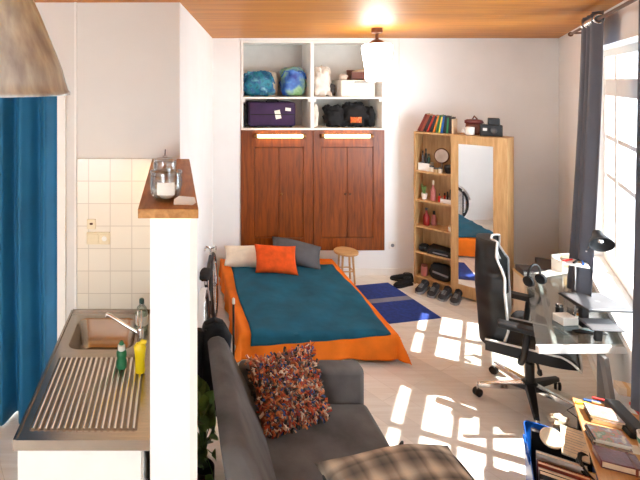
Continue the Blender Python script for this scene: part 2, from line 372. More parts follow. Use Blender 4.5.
# ================================================================== KITCHEN SIDE
# curtain in the doorway
def drape(name, mat, parent, p0, p1, ztop, zbot, amp, waves, flare=0.0, side=V((0,-1,0)), nu=140, nv=16, seed=1, thick=.004, loc=V((0,0,0))):
    rnd = random.Random(seed); ph = [rnd.uniform(0, 6) for _ in range(3)]; p0 = V(p0); p1 = V(p1); d = p1-p0
    def f(u, v):
        a = sin(2*pi*waves*u+ph[0]) + .35*sin(2*pi*waves*1.7*u+ph[1]); am = amp*(.75+.35*v)
        c = p0 + d*(u + .008*sin(6*v+ph[2])*v)
        q = c + side*(a*am + flare*v**1.5); q.z = ztop+(zbot-ztop)*v
        return q - loc
    return MB().grid(f, nu, nv).build(name, mat, parent, solid=thick, smooth=80)
t = thing('door_curtain', 'long blue curtain filling the kitchen doorway', 'curtain', (-1.35, 3.48, 0))
drape('curtain_cloth', 'bluecurt', t, (-1.93, 3.48, 0), (-.845, 3.48, 0), 2.45, .012, .06, 6.5, loc=V((-1.35, 3.48, 0)), seed=4)
MB().cyl((-.62, 0, 2.46), (.54, 0, 2.46), .011).build('curtain_rail', 'brass', t)

# sink unit
t = thing('sink_cabinet', 'white kitchen base cabinet under the steel sink top', 'cabinet', (-.41, 2.7, 0))
b = MB(); b.box(-.285, -.56, .08, -.267, .565, .855).box(.252, -.56, .08, .27, .565, .855).box(-.267, .547, .08, .252, .565, .855).box(-.267, -.56, .08, .252, .547, .098).box(-.267, -.56, .835, .252, -.545, .855).build('body', 'white', t)
MB().box(-.285, -.582, .1, .262, -.562, .845).build('door', 'white', t, bevel=.003)
MB().box(-.285, -.52, 0, .27, .565, .08).build('plinth', 'black', t)
t = thing('kitchen_sink', 'stainless steel sink top with ribbed draining board', 'sink', (0, 0, .858))
X0, X1, Y0, Y1 = -.705, -.11, 2.087, 3.264
BX0, BX1, BY0, BY1 = -.635, -.245, 2.80, 3.17
def rrect(x0, x1, y0, y1, r, z, n=6):
    out = []
    for cx, cy, a in ((x1-r, y1-r, 0), (x0+r, y1-r, 90), (x0+r, y0+r, 180), (x1-r, y0+r, 270)):
        for i in range(n+1): out.append(V((cx+r*cos(R(a+90*i/n)), cy+r*sin(R(a+90*i/n)), z)))
    return out
e_ = .012; b = MB(); b.box(X0+e_, Y0+e_, .012, BX0, Y1-e_, .04).box(BX1, Y0+e_, .012, X1, Y1-e_, .04).box(BX0, BY1, .012, BX1, Y1-e_, .04).box(BX0, Y0+e_, .012, BX1, BY0, .04)
b.box(X0+e_, Y0, 0, X1, Y0+e_, .045).box(X0, Y0, .0, X0+e_, Y1, .048).box(X0+e_, Y1-e_, .0, X1, Y1, .055)
# fill the rounded corners of the basin opening
rr = rrect(BX0, BX1, BY0, BY1, .07, .04)
cs = [V((BX1, BY1, .04)), V((BX0, BY1, .04)), V((BX0, BY0, .04)), V((BX1, BY0, .04))]
for q in range(4):
    seg_ = rr[q*7:(q+1)*7]
    for i in range(6): b.add([cs[q], seg_[i], seg_[i+1]], [(0, 1, 2)])
b.build('worktop', 'steel', t, smooth=20)
MB().rings([rrect(BX0-.001, BX1+.001, BY0-.001, BY1+.001, .07, .040), rrect(BX0+.008, BX1-.008, BY0+.008, BY1-.008, .066, .032), rrect(BX0+.02, BX1-.02, BY0+.02, BY1-.02, .06, -.10), rrect(BX0+.05, BX1-.05, BY0+.05, BY1-.05, .05, -.125)][::-1], cap=False).add(rrect(BX0+.05, BX1-.05, BY0+.05, BY1-.05, .05, -.125), [tuple(range(28))]).build('basin', 'steel', t, smooth=60)
MB().lathe([(.035, -.123), (.035, -.119), (.028, -.119), (.022, -.122)], ((BX0+BX1)/2, 2.98, 0)).build('drain', 'chrome', t)
MB().box(X0+.05, Y0+.065, .0398, X0+.535, Y0+.63, .0403).build('groove_shade', 'board', t, smooth=0)  # thin plate added under the ribs to paint the grooves darker
for i in range(17):
    x = X0+.065+i*.0283
    b = MB(); b.rings([[V((x-.0085, y, .0395)), V((x-.006, y, .046)), V((x-.002, y, .0485)), V((x+.002, y, .0485)), V((x+.006, y, .046)), V((x+.0085, y, .0395))] for y in (Y0+.07, Y0+.3, Y0+.62)])
    b.build('drain_rib', 'rib', t, smooth=60)
t = thing('sink_tap', 'chrome mixer tap with a long thin spout over the basin', 'tap', (-.205, 2.85, .899))
MB().lathe([(.028, 0), (.028, .012), (.02, .02), (.02, .09), (.016, .1)]).build('tap_body', 'chrome', t)
MB().tube([(0, 0, .06), (-.03, .01, .075), (-.10, .03, .105), (-.185, .055, .145), (-.205, .06, .15), (-.21, .062, .135)], .0105).build('spout', 'chrome', t)
MB().tube([(0, 0, .095), (.005, .02, .13), (.0, .06, .17), (-.02, .07, .165), (-.022, .05, .12), (-.01, .012, .10)], .007).build('handle', 'chrome', t)
# bottles at the sink
t = thing('washing_up_bottle', 'tall pale green clear bottle with dark cap behind the tap', 'bottle', (-.210, 3.03, .899))
MB().lathe([(.036, 0), (.039, .01), (.039, .10), (.03, .135), (.014, .155), (.013, .165)]).build('bottle_body', 'greenglass', t)
MB().lathe([(.0395, .035), (.0397, .036), (.0397, .09), (.0395, .091)], cap=False).build('paper_label', 'paper', t)
MB().lathe([(.016, .163), (.016, .185), (.011, .192)]).build('cap', 'dkgreen', t)
t = thing('soap_bottle', 'small dark green bottle with white top on the draining board', 'bottle', (-.292, 2.62, .9035))
MB().lathe([(.028, 0), (.031, .008), (.029, .035), (.024, .05), (.029, .065), (.027, .085), (.018, .095)]).build('bottle_body', 'green', t)
MB().lathe([(.0185, .093), (.02, .098), (.02, .118), (.012, .124)]).build('collar', 'paper', t)
MB().lathe([(.012, .122), (.014, .128), (.008, .142)]).build('nozzle', 'green', t)
t = thing('cleaner_bottle', 'bright yellow squeeze bottle beside the tap', 'bottle', (-.188, 2.575, .9035))
MB().lathe([(.026, 0), (.028, .01), (.026, .07), (.03, .11), (.034, .135), (.02, .155)], m=Matrix.Diagonal((1, .75, 1))).build('bottle_body', 'yellow', t)
MB().tube([(0, 0, .15), (.012, 0, .165), (.034, 0, .16)], .011).build('nozzle', 'yellow', t)
# switches on the tiles
p = P(91.5, 224, YK-.014); t = thing('light_switch', 'single ivory light switch on the kitchen tiles', 'switch', p)
MB().box(-.03, -.008, -.034, .03, 0, .034).build('plate', 'switch', t, bevel=.003); MB().obox((0, -.011, .004), (.02, .006, .012), rx(.2)).build('rocker', 'brown', t)
p = P(98.5, 238, YK-.014); t = thing('wall_socket', 'double ivory socket plate below the light switch', 'socket', p)
MB().box(-.08, -.01, -.042, .08, 0, .042).build('plate', 'switch', t, bevel=.004); MB().box(-.074, -.014, -.03, .0, -.009, .03).build('flap', 'switch', t, bevel=.002)
MB().box(.01, -.014, -.03, .072, -.009, .03).build('flap', 'switch', t, bevel=.002); MB().lathe([(.017, 0), (.017, .004), (.012, .005)], (.041, -.013, 0), m=rx(pi/2)).build('knob', 'paper', t)
# ledge on the half wall and its strip light
tag(MB().box(-.155, 2.0-2.6, -.02, .098, YK-.006-2.6, .02).build('wall_ledge', 'capwood', loc=(0, 2.6, 1.9125), bevel=.003), 'brown wooden ledge board capping the white half wall', 'ledge')
t = thing('ledge_light', 'warm strip light under the brown wooden ledge', 'lamp', (-.13, 2.64, 1.8915))
MB().box(-.012, -.6, -.006, .012, .6, 0).build('housing', 'white', t); MB().box(-.009, -.595, -.011, .009, .595, -.006).build('diffuser', glow('lit_kitchen_strip', (255,200,120), 7), t)
t = thing('front_strip_light', 'short warm strip light tucked under the ledge front above the white half wall end', 'lamp', (-.02, 2.02, 1.8915))
MB().box(-.08, -.006, -.004, .09, .01, 0).build('housing', 'white', t); MB().box(-.078, -.004, -.007, .088, .008, -.004).build('diffuser', 'ledk', t)
# glass jars and tag on the ledge
zl = 1.9335
t = thing('glass_jar', 'round glass jar with a white label at the front of the wooden ledge', 'jar', (-.040, 2.155, zl))
MB().lathe([(.045, .0), (.058, .008), (.068, .03), (.072, .07), (.072, .105), (.068, .112), (.074, .118), (.074, .128), (.068, .128), (.066, .118), (.067, .105), (.067, .07), (.063, .032), (.05, .013), (.0, .011)], cap=False).build('jar_body', 'jarglass', t)
MB().lathe([(.001, .014), (.05, .016), (.0625, .035), (.065, .055), (.001, .055)], cap=False).build('wax', 'cream', t)
MB().grid(lambda u, v: V((.0735*sin((u-.5)*1.1), -.0735*cos((u-.5)*1.1), .035+.055*v)), 10, 2).build('paper_label', 'paper', t)
t = thing('candle_glass', 'small lidded glass jar with a dark wick at the back of the wooden ledge', 'jar', (-.058, 2.78, zl))
MB().lathe([(.05, 0), (.064, .006), (.068, .03), (.066, .062), (.06, .066), (.062, .03), (.05, .01), (.0, .008)], cap=False).build('jar_body', 'jarglass', t)
MB().lathe([(.068, .066), (.068, .074), (.05, .082), (.014, .088), (.012, .097), (.001, .1)], cap=True).build('lid', 'jarglass', t)
MB().cyl((0, 0, .1), (.002, 0, .135), .003, n=8).build('wick', 'black', t)
tag(MB().prism([(-.05, -.02), (.03, -.02), (.045, -.008), (.038, .016), (-.03, .02), (-.05, .004)], 0, .003).build('paper_tag', 'paper', loc=(.046, 2.075, zl+.0148), rot=(R(50), 0, -.12)), 'white paper tag propped on the ledge beside the glass jar', 'tag')
# dome lamp near the camera
t = thing('dome_pendant', 'brushed nickel dome pendant lamp hanging near the kitchen', 'lamp', (-.497, 1.30, 2.435))
o_ = [(.209, -.006), (.209, .002), (.203, .008), (.197, .03), (.188, .065), (.174, .10), (.156, .145), (.134, .20), (.108, .26), (.074, .31), (.04, .335)]
i_ = [(.036, .328), (.07, .303), (.10, .254), (.124, .195), (.146, .142), (.166, .097), (.182, .063), (.193, .028), (.200, -.002)]
MB().lathe(o_+i_+[(.209, -.006)], n=64, cap=False).build('lamp_shade', 'nickel', t, smooth=50)
MB().lathe([(.04, .333), (.03, .36), (.028, .40), (.012, .41)]).build('lamp_cap', 'nickel', t)
MB().cyl((0, 0, .40), (0, 0, .565), .004, n=8).build('cord', 'black', t)
MB().ball((0, 0, .10), .04).build('bulb', 'led', t); MB().cyl((0, 0, .135), (0, 0, .33), .018).build('socket', 'white', t)

# ================================================================== BACK WALL
# upper shelf recess
cx0, cx1, cz0, cz1 = HX0+.004, HX1-.004, 1.838, HZ1-.004; dep = .42; xm = 1.735
t = thing('wall_shelf', 'white open shelf unit built into the wall above wooden cupboards', 'shelf', (0, D, cz0))
h = cz1-cz0
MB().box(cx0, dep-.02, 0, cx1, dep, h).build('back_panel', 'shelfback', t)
MB().box(cx0, -.012, 0, cx0+.028, dep-.02, h).build('side_panel', 'white', t); MB().box(cx1-.028, -.012, 0, cx1, dep-.02, h).build('side_panel', 'white', t)
MB().box(cx0+.028, -.012, h-.028, cx1-.028, dep-.02, h).build('top_panel', 'white', t); MB().box(cx0+.028, -.016, 0, cx1-.028, dep-.02, .022).build('bottom_panel', 'white', t)
MB().box(xm-.02, -.012, .022, xm+.02, dep-.02, h-.028).build('divider', 'white', t)
zs = .405
MB().box(cx0+.028, -.004, zs-.012, xm-.02, dep-.02, zs+.012).build('shelf', 'white', t); MB().box(xm+.02, -.004, zs-.012, cx1-.028, dep-.02, zs+.012).build('shelf', 'white', t)
for x in (cx0+.028, xm-.046, xm+.02, cx1-.06): MB().box(x, -.002, zs-.05, x+.03, .02, zs-.013).build('shelf_bracket', 'white', t)
# cupboards
def cupboard(x0, x1, label, single, knobs):
    z0, z1 = HZ0+.002, 1.836; t = thing('wall_cupboard', label, 'cupboard', ((x0+x1)/2, D, z0)); hh = z1-z0; wdt = (x1-x0)/2-.002
    ox0, ox1, oz0, oz1 = -wdt+.165, wdt-.145, .155, hh-.215
    if single: ox0, ox1 = -wdt+.168, wdt-.118
    else: ox0, ox1 = -wdt+.100, wdt-.142
    b = MB(); b.box(-wdt, -.02, 0, ox0, .02, hh).box(ox1, -.02, 0, wdt, .02, hh).box(ox0, -.02, 0, ox1, .02, oz0).box(ox0, -.02, oz1, ox1, .02, hh); b.build('face_frame', 'door', t, bevel=.002)
    MB().box(-wdt, .02, 0, wdt, .42, hh).build('carcass', 'door', t)
    mid = (ox0+ox1)/2
    for k, (a, c) in enumerate(((ox0+.004, mid-.003), (mid+.003, ox1-.004))):
        d = MB().box(a, -.012, oz0+.004, c, .012, oz1-.004).build('door', 'door', t, bevel=.002)
        if k in knobs:
            kx = (mid-.03) if k == 0 else (mid+.03)
            MB().lathe([(.006, 0), (.006, .012), (.015, .018), (.016, .024), (.010, .031)], (kx, -.012, .715), m=rx(pi/2), n=16).build('knob', 'brass' if single else 'brown', d)
    return t
cupboard(HX0+.002, 1.742, 'mahogany wall cupboard with a single knob, behind the bed pillows', True, (1,))
cupboard(1.746, HX1-.002, 'mahogany wall cupboard with two dark knobs, beside the oak wardrobe', False, (0, 1))
for (px, lab) in ((279.5, 'lit tube lamp on the cupboard with the single knob'), (346.5, 'lit tube lamp on the cupboard with two knobs')):
    p = P(px, 136, D-.03); t = thing('cupboard_light', lab, 'lamp', (p.x, D-.021, p.z))
    MB().box(-.325, -.012, -.03, .325, 0, .03).build('backplate', 'brass', t, bevel=.004)
    MB().cyl((-.285, -.032, 0), (.285, -.032, 0), .021).build('tube', 'led', t)
    for s_ in (-1, 1): MB().cyl((s_*.285, -.032, 0), (s_*.325, -.032, 0), .025).build('end_cap', 'brass', t)
# pendant
p = P(377, 15, 4.9); t = thing('ceiling_lamp', 'lit white glass pendant lamp under the wooden ceiling', 'lamp', (p.x, 4.9, CH))
q = 4.9/480
MB().lathe([(.055, 0), (.055, -.045), (.045, -.055), (.02, -.058)]).build('ceiling_rose', 'brown', t)
MB().cyl((0, 0, -.05), (0, 0, -.125), .016).build('stem', 'brown', t)
MB().lathe([(.02, -.115), (.045, -.125), (.075, -.15), (.075, -.165)]).build('holder', 'brown', t)
MB().lathe([(.07, -.158), (.125, -.165), (.146, -.185), (.149, -.205), (.138, -.28), (.118, -.41), (.112, -.525), (.1, -.54), (.02, -.545)], n=40).build('lamp_shade', 'lampglass', t)
p = P(392, 245, D); t = thing('wall_socket', 'white socket on the back wall beside the oak wardrobe', 'socket', (p.x, D-.001, p.z))
MB().box(-.045, -.012, -.045, .045, 0, .045).build('plate', 'white', t, bevel=.004); MB().lathe([(.02, 0), (.022, .004), (.02, .006)], (0, -.012, 0), m=rx(pi/2)).build('socket_face', 'greyplastic', t)

# things in the recess
zb = cz0+.0225; zt = cz0+zs+.0125
def crumple(o, k, size, seed):
    tx = bpy.data.textures.new('folds', 'CLOUDS'); tx.noise_scale = size; tx.noise_depth = 2; tx.noise_type = 'HARD_NOISE'
    md = o.modifiers.new('folds', 'DISPLACE'); md.texture = tx; md.strength = k; md.mid_level = .55; md.texture_coords = 'GLOBAL'
def bagthing(name, label, cat, x, y, z, rad, mat, seed, extra=None, amp=.15):
    t = thing(name, label, cat, (x, y, z)); o = MB().blob((0, 0, rad[2]*.9), rad, seed, amp, 40).build('bag_body', mat, t, smooth=180); crumple(o, min(rad)*.5, .09, seed)
    if extra: extra(t)
    return t
def straps(mat, w_, z_, hgt, y=-.02):
    def f(t):
        for s_ in (-1, 1): MB().tube([(s_*w_*.5-w_*.35, y-.02, z_), (s_*w_*.5-w_*.22, y-.09, z_+hgt*.5), (s_*w_*.45, y-.115, z_+hgt*.45), (s_*w_*.5+w_*.18, y-.10, z_+hgt*.25), (s_*w_*.5+w_*.3, y-.08, z_-.03)], [.010, .008, .007, .008, .010], 8).build('handle', mat, t)
    return f
bagthing('carrier_bag', 'crumpled teal carrier bag on the upper shelf', 'bag', 1.09, D+.2, zt, (.20, .13, .175), 'tealbag', 3, straps('tealbag', .24, .20, .17))
bagthing('carrier_bag', 'blue and green carrier bag beside the shelf divider', 'bag', 1.54, D+.2, zt, (.165, .12, .205), 'bluebag', 9, straps('bagblue', .18, .26, .14), .13)
bagthing('paper_bag', 'beige crumpled bag tucked behind the teal carrier bag', 'bag', 1.30, D+.32, zt, (.07, .05, .165), 'cream', 12)
bagthing('plastic_bag', 'tall white plastic bag leaning on the shelf divider', 'bag', 1.90, D+.19, zt, (.125, .12, .205), 'whitebag', 5, straps('whitebag', .12, .33, .10), .16)
bagthing('cloth_bundle', 'small dark cloth bundle beside the white box', 'bundle', 2.05, D+.27, zt, (.065, .08, .085), 'darkgrey', 8)
t = thing('storage_box', 'long white box on the upper shelf carrying a brown box', 'box', (2.335, D+.19, zt)); MB().box(-.215, -.15, 0, .215, .16, .17).build('box_body', 'paper', t, bevel=.006)
MB().box(-.22, -.155, .17, .22, .165, .215).build('lid', 'paper', t, bevel=.006); MB().box(-.05, -.158, .185, .12, -.154, .195).build('paper_label', 'darkgrey', t)
t = thing('cardboard_box', 'small open brown box on top of the white box', 'box', (2.42, D+.2, zt+.2155)); b = MB(); b.box(-.14, -.09, 0, .14, .1, .015).box(-.14, -.09, 0, .14, -.08, .10).box(-.14, .09, 0, .14, .1, .13).box(-.14, -.08, 0, -.13, .09, .12).box(.13, -.08, 0, .14, .09, .12); b.build('box_body', 'brownlea', t)
MB().blob((.0, 0, .07), (.10, .06, .06), 6).build('crumpled_paper', 'beige', t)
bagthing('paper_bag', 'small pale crumpled bag on the left end of the white box', 'bag', 2.20, D+.2, zt+.2155, (.055, .05, .045), 'whitebag', 15)
t = thing('suitcase', 'purple soft suitcase lying in the lower shelf compartment', 'suitcase', (1.24, D+.19, zb)); MB().box(-.30, -.155, .02, .30, .16, .325).build('case_body', 'purple', t, bevel=.03, seg=4)
MB().tube([(-.285, -.158, .17), (.285, -.158, .17)], .006, 8).build('zip', 'softblack', t)
MB().tube([(-.08, -.15, .335), (-.06, -.15, .35), (.06, -.15, .35), (.08, -.15, .335)], .01, 8).build('handle', 'softblack', t)
for (x, z, ww, hh2, a) in ((.07, .17, .07, .11, -.2), (.20, .235, .07, .04, .1)): MB().obox((x, -.158, z), (ww, .004, hh2), ry(a)).build('luggage_tag', 'paper', t)
for x in (-.25, .25): MB().cyl((x-.015, -.1, .02), (x+.015, -.1, .02), .02).build('wheel', 'black', t)
bagthing('black_bag', 'black cloth bag next to the purple suitcase end', 'bag', .902, D+.19, zb, (.036, .12, .16), 'softblack', 21, None, .05)
t = bagthing('black_bag', 'large black bag with a colourful patch in the lower compartment', 'bag', 2.33, D+.18, zb, (.16, .13, .17), 'softblack', 23)
MB().cushion(.15, .08, .03, (-.02, -.138, .10), rx(pi/2)).build('patch', blotch('patch_print', [(30,30,30), (220,120,40), (190,60,30), (230,190,120)], 22), t)
bagthing('black_bag', 'round black bag beside the white cable bag', 'bag', 2.07, D+.19, zb, (.125, .13, .145), 'softblack', 27)
bagthing('black_bag', 'black bag slumped against the outer end of the shelf', 'bag', 2.535, D+.2, zb, (.065, .13, .14), 'softblack', 29, None, .06)
bagthing('cable_bag', 'narrow white bag hanging in the corner beside the black bags', 'bag', 1.80, D+.10, zb, (.038, .06, .155), 'whitebag', 33, None, .12)

# ================================================================== BED
BXa, BXb, BYa, BYb, BT = .575, 1.94, 4.20, 5.96, .235
t = thing('bed', 'low double bed beneath the wall cupboards', 'bed', (1.257, 5.08, 0))
hx, hy = (BXb-BXa)/2-.004, (BYb-BYa)/2-.004
MB().box(-hx, -hy, .05, hx, hy, BT).build('mattress', 'cream', t, bevel=.03, seg=3); MB().box(-hx+.03, -hy+.06, 0, hx-.03, hy-.03, .05).build('bed_base', 'darkgrey', t)
def spread(x0, x1, y0, y1, top, drops, nu, nv, flare=.05, seed=2, rip=.012, wob=.004, bottom=.012):
    """a cloth lying over a block; drops = left, right, foot, head overhang"""
    dl, dr, df, dh = drops; rnd = random.Random(seed); k = [rnd.uniform(0, 6) for _ in range(6)]
    def f(u, v):
        X = x0-dl + (x1-x0+dl+dr)*u; Y = y0-df + (y1-y0+df+dh)*v
        ex = max(x0-X, 0)*-1 + max(X-x1, 0); ey = max(y0-Y, 0)*-1 + max(Y-y1, 0)
        x = min(max(X, x0), x1); y = min(max(Y, y0), y1); e = sqrt(ex*ex+ey*ey)
        z = top
        if e > 0:
            dx, dy = ex/e, ey/e; mx = max(abs(ex), abs(ey)); out = .012*min(1, e/.03) + flare*mx
            corner = min(abs(ex), abs(ey))
            al = X if abs(ey) > abs(ex) else Y
            out += rip*(sin(al*13+k[0])+.6*sin(al*29+k[1]))*min(1, mx/.2) + .45*corner
            x += dx*out; y += dy*out; z = top - max(0, mx - .012) - .0
            z = max(z, bottom+.004*sin(al*20))
        else:
            z += wob*(sin(7*X+k[2])*sin(5*Y+k[3]) + .6*sin(15*X+9*Y+k[4]))
        return V((x, y, z))
    return MB().grid(f, nu, nv)
tag(spread(BXa, BXb, BYa, BYb, BT+.012, (.225, .235, .222, 0), 90, 110, .07, 5).build('bedspread', 'orange', solid=.006, smooth=60), 'orange bedspread draped over the bed down to the floor', 'bedspread')
def blanket(u, v):
    X = .655 + 1.235*u; y1 = 5.72; yf = 4.203; hang = .10*(1-u)**.8
    L = (y1-yf)+hang; d = v*L; wob = .006*(sin(6*X+1)*sin(7*d)+.7*sin(14*X+5*d+2)) + .003*sin(31*X+23*d)
    X += .012*sin(5*d+1)*(1 if u < .5 else -1)*abs(2*u-1)
    if d < y1-yf: return V((X, y1-d, BT+.030+wob))
    e = d-(y1-yf); return V((X, yf-.022-.1*e-.004*sin(25*X), BT+.022-e))
tag(MB().grid(blanket, 60, 90).build('blanket', 'teal', solid=.012, smooth=80), 'dark teal blanket spread over the orange bedspread', 'blanket')
def pillow(name, label, cat, mat, wd, dp, th, loc, rot, seed):
    return tag(MB().cushion(wd, dp, th, n=22, seed=seed).build(name, mat, loc=loc, rot=rot, smooth=180), label, cat)
pillow('bed_pillow', 'cream pillow lying at the bed head', 'pillow', 'cream', .62, .36, .15, (.90, 5.78, .345), (R(20), 0, R(-6)), 2)
pillow('bed_pillow', 'dark grey pillow leaning against the cupboard door', 'pillow', 'greypil', .60, .38, .16, (1.46, 5.80, .385), (R(26), R(9), R(-12)), 3)
pillow('orange_cushion', 'small bright orange cushion in front of the grey pillow', 'cushion', 'orangecush', .48, .34, .13, (1.16, 5.52, .41), (R(48), R(2), R(-4)), 4)
# stool
t = thing('wooden_stool', 'small round wooden stool between bed and back wall', 'stool', (2.095, 5.88, 0))
MB().lathe([(.135, .352), (.145, .357), (.145, .375), (.138, .382)]).build('seat', 'ply', t)
for a in (45, 135, 225, 315): MB().cyl((.085*cos(R(a)), .085*sin(R(a)), .353), (.112*cos(R(a)), .112*sin(R(a)), 0), .014, .011, 10).build('leg', 'ply', t)
MB().tube([(.101*cos(R(45+90*i)), .101*sin(R(45+90*i)), .15) for i in range(5)], .008, 8).build('stretcher', 'ply', t)
# rug
g = thing('floor_mat', 'blue floor mat with a grey stripe beside the bed', 'mat', (2.675, 5.41, 0), R(11.2))
MB().box(-.60, -.44, 0, 0, -.02, .008).build('mat_half', 'rug', g); MB().box(-.60, .075, 0, 0, .435, .008).build('mat_half', 'rug', g); MB().box(-.60, -.0199, 0, 0, .0749, .0075).build('stripe', 'ruggrey', g)

# ================================================================== WARDROBE
WA = R(-47); WL = V((2.90, 5.83, 0)); Wd = Matrix.Rotation(WA, 4, 'Z')
WW, WSp, WDp, WH = .962, .41, .25, 1.845
SH = [.10, .40, .71, 1.025, 1.375]
t = thing('wardrobe', 'oak wardrobe with open shelves and a mirror door', 'wardrobe', WL, WA)
MB().box(0, 0, 0, .02, WDp, WH).build('side_panel', 'oak', t); MB().box(WW-.02, 0, 0, WW, WDp, WH-.02).build('side_panel', 'oak', t); MB().box(WSp, 0, 0, WSp+.02, WDp, WH-.02).build('side_panel', 'oak', t)
MB().box(.02, 0, WH-.02, WW, WDp, WH).build('top_panel', 'oak', t); MB().box(.02, WDp-.008, 0, WW-.02, WDp, WH-.02).build('back_panel', 'oak', t)
for z in SH: MB().box(.02, .004, z-.02, WSp, WDp-.008, z).build('shelf', 'oak', t)
MB().box(.02, .03, 0, WSp, .045, SH[0]-.02).build('plinth', 'oak', t)
d = thing('door', '', '', (WSp+.004, 0, 0)); del d['label'], d['category']; d.parent = t
dw = WW-WSp-.004; b = MB(); m0, m1 = .075, dw-.13; z0, z1 = .15, 1.745
b.box(0, -.02, .02, m0, -.001, WH).box(m1, -.02, .02, dw, -.001, WH).box(m0, -.02, .02, m1, -.001, z0).box(m0, -.02, z1, m1, -.001, WH).box(m0, -.008, z0, m1, -.001, z1); b.build('door_frame', 'oak', d)
MB().box(m0+.001, -.012, z0+.001, m1-.001, -.009, z1-.001).build('mirror', 'mirror', d, smooth=0)
def wl(x, y, z): return WL + V((x*cos(WA)-y*sin(WA), x*sin(WA)+y*cos(WA), z))
# books on top
zt_ = WH+.001; x = .035
bc = [((96,34,26), .030, .225, 'rust red'), ((122,56,40), .026, .22, 'brown'), ((46,30,30), .030, .205, 'dark brown'), ((160,44,30), .018, .215, 'red'), ((36,36,42), .026, .20, 'black'), ((206,120,40), .016, .205, 'amber'),
      ((38,92,52), .022, .21, 'green'), ((214,196,80), .014, .19, 'yellow'), ((28,86,150), .020, .2, 'blue'), ((24,34,40), .026, .2, 'navy'), ((40,110,70), .016, .185, 'emerald'), ((34,30,30), .026, .19, 'charcoal'), ((200,170,140), .014, .17, 'tan')]
lean = [-24, -24, -23, -22, -18, -16, -12, -10, -8, -5, -4, -2, 0]
x = .025
for i, ((c, tk, hh, nm), an) in enumerate(zip(bc, lean)):
    a = R(-an); c_ = [min(255, v*1.15) for v in c]
    t = thing('book', f'{nm} book {"leaning" if an < -6 else "standing"} in the row on the wardrobe top', 'book', wl(x, .12, zt_), (0, 0, WA), 'books on the wardrobe top')
    m = ry(a); off = m @ V((tk, 0, 0)); zoff = max(0, -off.z)
    bt = MB()
    for y0, y1 in ((-.08, .07),):
        bt.obox(m @ V((tk*.08, (y0+y1)/2, hh/2)) + V((0,0,zoff)), (tk*.16, y1-y0, hh), m); bt.obox(m @ V((tk*.92, (y0+y1)/2, hh/2)) + V((0,0,zoff)), (tk*.16, y1-y0, hh), m)
        bt.obox(m @ V((tk*.5, y0+.002, hh/2)) + V((0,0,zoff)), (tk, .005, hh), m)
    bt.build('cover', plain('book_'+nm.replace(' ', '_'), c_, .6, var=.05), t, smooth=0)
    MB().obox(m @ V((tk*.5, -.005, hh/2)) + V((0,0,zoff)), (tk*.66, .136, hh*.96), m).build('pages', 'cpaper', t, smooth=0)
    x += tk/cos(a)+.0015 + (.19*sin(R(lean[i+1]-an)) if i < 12 else 0)
# pouch, mug and camera on top
t = thing('leather_pouch', 'brown leather pouch lying behind the white mug on the wardrobe', 'pouch', wl(.60, .17, zt_), (0, 0, WA))
MB().blob((0, 0, .075), (.09, .045, .085), 41, .06).build('pouch_body', 'brownlea', t, smooth=180); MB().blob((0, -.012, .145), (.095, .05, .03), 42, .05).build('flap', 'maroon', t, smooth=180)
MB().tube([(-.02, 0, .17), (0, 0, .21), (.03, 0, .175)], .009, 8).build('strap', 'brownlea', t)
t = thing('mug', 'white mug standing on the wardrobe top', 'mug', wl(.585, .062, zt_), (0, 0, WA+.6)); MB().lathe([(.035, 0), (.044, .006), (.047, .09), (.043, .09), (.04, .01), (.001, .008)], cap=False).build('mug_body', 'mug', t)
MB().tube([(-.044, 0, .075), (-.072, 0, .07), (-.076, 0, .04), (-.045, 0, .022)], .006, 8).build('handle', 'mug', t)
t = thing('camera', 'black folding camera at the outer end of the wardrobe top', 'camera', wl(.775, .13, zt_), (0, 0, WA+.3))
MB().box(-.105, -.05, 0, .105, .05, .125).build('camera_body', 'black', t, bevel=.006); MB().box(-.03, -.045, .125, .08, .045, .20).build('top_housing', 'black', t, bevel=.008)
MB().lathe([(.032, 0), (.032, .03), (.026, .035), (.02, .03)], (.02, -.05, .065), m=rx(pi/2)).build('lens', 'darkgrey', t); MB().obox((-.06, -.051, .075), (.04, .004, .03)).build('badge', 'whitemetal', t)
t = thing('small_box', 'small white box perched beside the black folding camera', 'box', wl(.675, .17, zt_), (0, 0, WA)); MB().box(-.024, -.02, 0, .024, .025, .135).build('box_body', 'paper', t, bevel=.002)
MB().box(-.0245, -.0205, .03, .0245, -.0199, .10).build('paper_label', 'darkgrey', t)
# shelf contents
def bottle(name, label, cat, x, y, z, prof, mat, capprof=None, capmat='black', group=None):
    t = thing(name, label, cat, wl(x, y, z+.001), WA, group); MB().lathe(prof, n=20).build('bottle_body', mat, t)
    if capprof: MB().lathe(capprof, n=16).build('cap', capmat, t)
    return t
zA, zB, zC, zD, zE = SH[4], SH[3], SH[2], SH[1], SH[0]
t = thing('white_basket', 'white box of toiletries on the top wardrobe shelf', 'box', wl(.095, .12, zA+.001), WA); b = MB(); b.box(-.065, -.07, 0, .065, .07, .01).box(-.065, -.07, .01, .065, -.064, .09).box(-.065, .064, .01, .065, .07, .09).box(-.065, -.064, .01, -.059, .064, .09).box(.059, -.064, .01, .065, .064, .09); b.build('box_body', 'mug', t)
for i, (dx, hh, mt, lb) in enumerate(((-.034, .22, 'darkgrey', 'dark tall bottle'), (.002, .25, 'black', 'black tall bottle'), (.036, .19, 'dkgreen', 'dark green bottle'))):
    bottle('toiletry_bottle', lb+' standing in the white toiletries box', 'bottle', .095+dx, .12, zA+.011, [(.015, 0), (.016, .01), (.016, hh*.72), (.007, hh*.8), (.007, hh*.88)], mt, [(.009, hh*.87), (.009, hh)])
